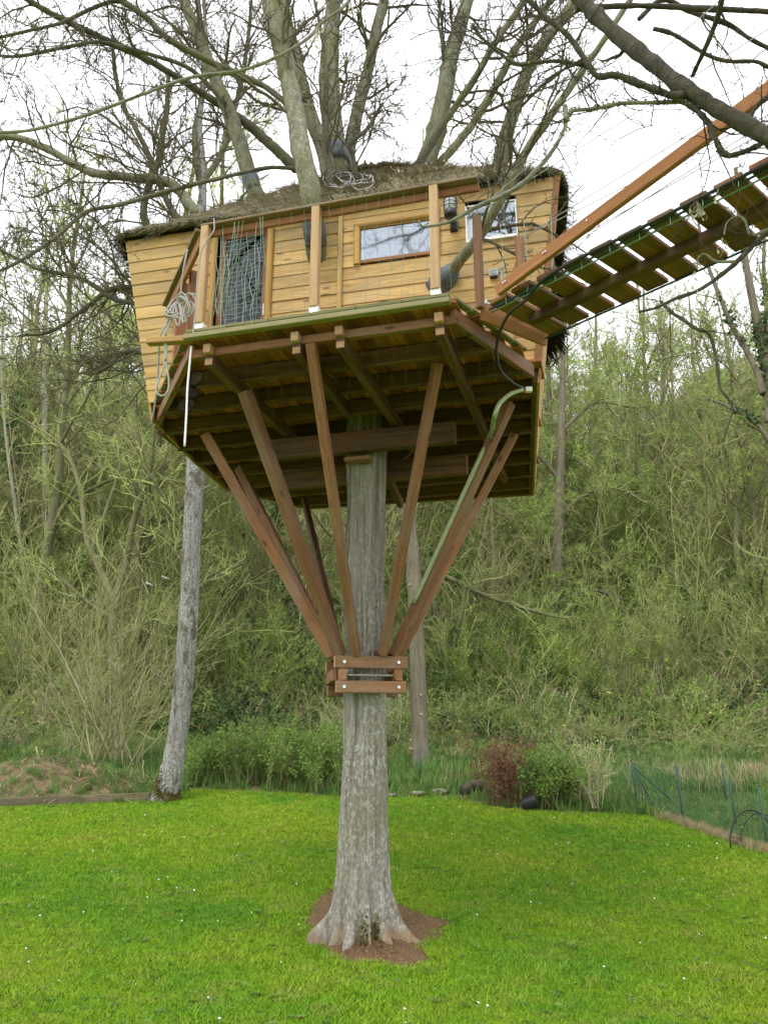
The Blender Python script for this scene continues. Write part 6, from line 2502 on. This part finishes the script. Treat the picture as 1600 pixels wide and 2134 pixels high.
# ------------------------------------------------------------- timber edging, compost mound, stones, log
e0, e1, e2 = at_ground(-30, 1684), at_ground(170, 1676), at_ground(312, 1670)
EDG = thing('timber_edging', tuple(e1), 'low weathered timber edging along the left border', 'edging')
for a, b in ((e0, e1), (e1, e2)):
    a, b = a.copy(), b.copy()
    a[2] = ground_z(*a[:2]) + .06
    b[2] = ground_z(*b[:2]) + .06
    beam('edging_board', a, b, .06, .14, M_EDGING, EDG)


def mound(cpx, rx, ry, h, name, label, mat, extra):
    c = at_ground(*cpx)
    nx, ny = 26, 18
    V, Q = [], []
    for j in range(ny):
        for i in range(nx):
            u, v = i / (nx - 1) * 2 - 1, j / (ny - 1) * 2 - 1
            x, y = c[0] + u * rx, c[1] + v * ry
            d = math.sqrt(u * u + v * v)
            z = float(rough_ground(x, y)) - .05 + h * math.exp(-2.6 * d * d) * (1 + .12 * math.sin(7 * u) * math.sin(6 * v)) + .012 * rng.normal()
            V.append((x, y, z))
    for j in range(ny - 1):
        for i in range(nx - 1):
            Q.append((j * nx + i, j * nx + i + 1, (j + 1) * nx + i + 1, (j + 1) * nx + i))
    root = thing(name, tuple(c), label, 'compost heap')
    put('heap', mesh_np('heap', np.array(V), np.array(Q), None, mat, True), root)
    VA = np.array(V)
    N = extra
    ii = rng.integers(0, len(VA), N)
    p0 = VA[ii] + rng.normal(size=(N, 3)) * .05
    g = Geo()
    d = rng.normal(size=(N, 3)) * np.array([1, .7, .25])
    d /= np.linalg.norm(d, axis=1, keepdims=True)
    w = np.cross(d, [0, 0, 1.0])
    w = w / (np.linalg.norm(w, axis=1, keepdims=True) + 1e-6) * .006
    ln = rng.uniform(.08, .35, (N, 1))
    p1 = p0 + d * ln
    p0[:, 2] += .02
    g.add(np.stack([p0 - w, p0 + w, p1 + w, p1 - w], 1).reshape(-1, 3), np.arange(4 * N).reshape(N, 4))
    put('dry_stalks', g.mesh('dry_stalks', M_STRAWL), root)['kind'] = 'stuff'
    return root, VA


mr, VA = mound((90, 1650), 2.3, 1.0, .62, 'compost_heap', 'brown heap of cut grass and dry stalks behind the left edging', M_SOILD, 2600)
sidx = VA[rng.integers(0, len(VA), 900)] + rng.uniform(-.09, .09, (900, 3)) * np.array([1, 1, .1])
scatter('heap_grass', sidx[sidx[:, 0] > VA[:, 0].mean() - .6], np.stack([np.zeros(900), np.zeros(900), rng.uniform(0, 6.28, 900)], 1)[:np.sum(sidx[:, 0] > VA[:, 0].mean() - .6)], rng.uniform(.2, .55, np.sum(sidx[:, 0] > VA[:, 0].mean() - .6)), np.zeros(np.sum(sidx[:, 0] > VA[:, 0].mean() - .6), int), TG, None)
for k, (dx_, dz_) in enumerate(((0, .5), (.05, .35), (.12, .3))):
    c = at_ground(62, 1612)
g = Geo()
c = at_ground(75, 1640)
for k in range(4):
    a = c + np.array([.02 * k, .2, .35])
    g.tube(np.array([a, a + np.array([-.18 + .1 * k, .05, .32 - .05 * k])]), .012, 6)
put('cut_stick', g.mesh('cut_stick', M_PALETW), mr)


def rock(px, py, rx, ry, rz_, label, mat=M_STONE, name='stone', up=0.0, dy_=0.12):
    c = at_ground(px, py)
    c[1] += dy_
    c[2] = float(ground_z(*c[:2])) + rz_ * .45 + up
    n, m = 14, 9
    V, Q = [], []
    ph1, ph2 = rng.uniform(0, 6, 2)
    for j in range(m):
        p = math.pi * j / (m - 1)
        for i in range(n):
            t = 2 * math.pi * i / n
            k = 1 + .16 * math.sin(3 * t + ph1 + 2 * p) + .1 * math.sin(5 * t + ph2) * math.sin(3 * p) + .04 * rng.normal()
            if j in (0, m - 1):
                k = 1
            V.append((c[0] + rx * k * math.sin(p) * math.cos(t), c[1] + ry * k * math.sin(p) * math.sin(t), c[2] + rz_ * math.cos(p) * (1 + .1 * math.sin(t * 2 + ph1))))
    for j in range(m - 1):
        for i in range(n):
            Q.append((j * n + i, (j + 1) * n + i, (j + 1) * n + (i + 1) % n, j * n + (i + 1) % n))
    return props(put(name, mesh_np(name, np.array(V), np.array(Q), None, mat, False)), label, name)


rock(872, 1658, .14, .09, .035, 'flat pale stone at the foot of the straight brown grey trunk')
rock(915, 1656, .13, .08, .055, 'pale upright stone right of the straight brown grey trunk')
rock(820, 1662, .12, .08, .03, 'low flat stone touching the right side of the big trunk')
rock(1330, 1692, .13, .09, .055, 'pale mossy stone at the foot of the thin sapling')
rock(185, 1606, .2, .12, .1, 'grey stone at the foot of the coppiced shrub')
# dark hollow log
lg0, lg1 = at_ground(965, 1664), at_ground(1008, 1662)
lg0[2] += .1
lg1[2] += .14
LOG = thing('old_log', tuple((lg0 + lg1) / 2), 'dark mossy log lying left of the red brown shrub', 'log')
g = Geo()
g.tube(smooth_path(np.array([lg0 + [0, .1, 0], (lg0 + lg1) / 2 + [0, .15, .06], lg1 + [0, .2, .02]]), 4), .095, 12)
put('bark', g.mesh('bark', M_DARKB, True), LOG)
# black bucket lying on its side
bk_ = at_ground(1104, 1690)
BK = thing('black_bucket', tuple(bk_), 'black bucket lying on its side by the red brown shrub', 'bucket')
Mt = Matrix.Translation(bk_ + np.array([0, .1, .11])) @ Matrix.Rotation(math.radians(70), 4, 'Y')
prof = [(.001, -.11), (.085, -.11), (.11, .10), (.118, .11), (.105, .105), (.08, -.09), (.001, -.095)]
V_ = []
for r, z in prof:
    for k in range(18):
        t = 2 * math.pi * k / 18
        V_.append((r * math.cos(t), r * math.sin(t), z))
Q_ = [(i * 18 + k, i * 18 + (k + 1) % 18, (i + 1) * 18 + (k + 1) % 18, (i + 1) * 18 + k) for i in range(len(prof) - 1) for k in range(18)]
put('bucket_body', mesh_np('bucket_body', np.array(V_), np.array(Q_), None, M_BIN, True), BK, Mt)

# ------------------------------------------------------------- wire fence at right
FEN = thing('wire_fence', tuple(at_ground(1418, 1714)), 'green wire fence with thin posts running along the right lawn edge', 'fence')
fpts = []
for (bx_, by_, tx_, ty_) in ((1328, 1686, 1322, 1588), (1424, 1714, 1411, 1597), (1534, 1722, 1528, 1620), (1600, 1774, 1592, 1640)):
    b = at_ground(bx_, by_)
    t = at_y(tx_, ty_, b[1])
    t[0] = b[0] - .03
    g = Geo()
    g.tube(np.array([b - [0, 0, .1], t]), .016, 8)
    put('post', g.mesh('post', M_FENCE, True), FEN)
    fpts.append((b, t))
b, t = fpts[0]
for dx_ in (.28, .75):
    g = Geo()
    q = np.array([b[0] + dx_, b[1] + (.0 if dx_ < .5 else .5), 0])
    q[2] = float(ground_z(q[0], q[1])) - .02
    g.tube(np.array([t - [0, 0, .06], q]), .012, 8)
    put('brace', g.mesh('brace', M_FENCE, True), FEN)
g = Geo()
for i in (0, 1):
    (b0, t0), (b1, t1) = (fpts[0], fpts[1]) if i == 0 else (fpts[1], fpts[3])
    nvert = 26
    for k in range(nvert + 1):
        f = k / nvert
        g.tube(np.array([b0 + (b1 - b0) * f, t0 + (t1 - t0) * f]), .0022, 3, cap=False)
    for k in range(12):
        f = k / 11
        g.tube(np.array([b0 + (t0 - b0) * f, b1 + (t1 - b1) * f]), .0022, 3, cap=False)
put('mesh_panel', g.mesh('mesh_panel', M_FENCE), FEN)
# posts of the fence behind the border, each in view
BF = thing('rear_fence', tuple(at_ground(545, 1612)), 'line of slim green posts behind the far border', 'fence')
for bx_, by_, ty_ in ((145, 1600, 1555), (545, 1618, 1528), (876, 1640, 1548), (1165, 1640, 1572), (1512, 1668, 1592)):
    b = at_ground(bx_, by_)
    t = at_y(bx_, ty_, b[1])
    t[0] = b[0]
    g = Geo()
    g.tube(np.array([b - [0, 0, .1], t]), .016, 8)
    put('post', g.mesh('post', M_FENCE, True), BF)
# black hoop
hb = at_ground(1570, 1770)
HOOP = thing('black_hoop', tuple(hb), 'black net hoop standing on the ground behind the right fence', 'hoop')
Hr = .30
t = np.linspace(-.1, math.pi + .1, 26)
arc = np.stack([hb[0] + Hr * np.cos(t), hb[1] + .05 * np.cos(t), hb[2] + .03 + .42 * np.sin(t)], 1)
g = Geo()
g.tube(arc, .010, 8)
put('rim', g.mesh('rim', M_BLACK, True), HOOP)
arc2 = arc + np.array([.22, .25, -.06])
g = Geo()
g.tube(arc2, .006, 8)
put('rear_rim', g.mesh('rear_rim', M_BLACK, True), HOOP)
g = Geo()
for k in range(3, 24, 1):
    g.tube(np.array([arc[k], arc2[k]]), .003, 4)
for k in range(4, 23, 2):
    g.tube(np.array([[arc[k][0], arc[k][1], hb[2]], arc[k]]), .002, 3)
put('net', g.mesh('net', M_BLACK), HOOP)
# pale dry grass strip along the fence foot
N = 260
f = rng.random(N)
a_, b_ = at_ground(1385, 1706)[:2], at_ground(1600, 1782)[:2]
pp_ = a_ + (b_ - a_) * f[:, None] + rng.normal(size=(N, 2)) * .05
scatter('dry_fence_grass', np.c_[pp_, ground_z(pp_[:, 0], pp_[:, 1])], np.stack([f * 0, f * 0, rng.uniform(0, 6.28, N)], 1), rng.uniform(.2, .4, N), np.full(N, 2), TG)

# two lengths of silvery strip hanging in the wood (insulators of a line) left out of reach of the eye are small
M_TUBE = plain('grey_white_tube', (0.40, 0.41, 0.40), .5)
for px, py in ((312, 1217), (346, 1204)):
    c = at_y(px, py, 14.2)
    g = Geo()
    g.tube(np.array([c + [-.07, 0, .025], c + [.07, 0, -.03]]), .014, 8)
    o = put('white_tube', g.mesh('white_tube', M_TUBE, True))
    props(o, 'short white tube hanging left of the mottled trunk, ' + ('lower left of the two' if px == 312 else 'upper right of the two'), 'tube', 'short white tubes beside the mottled trunk')
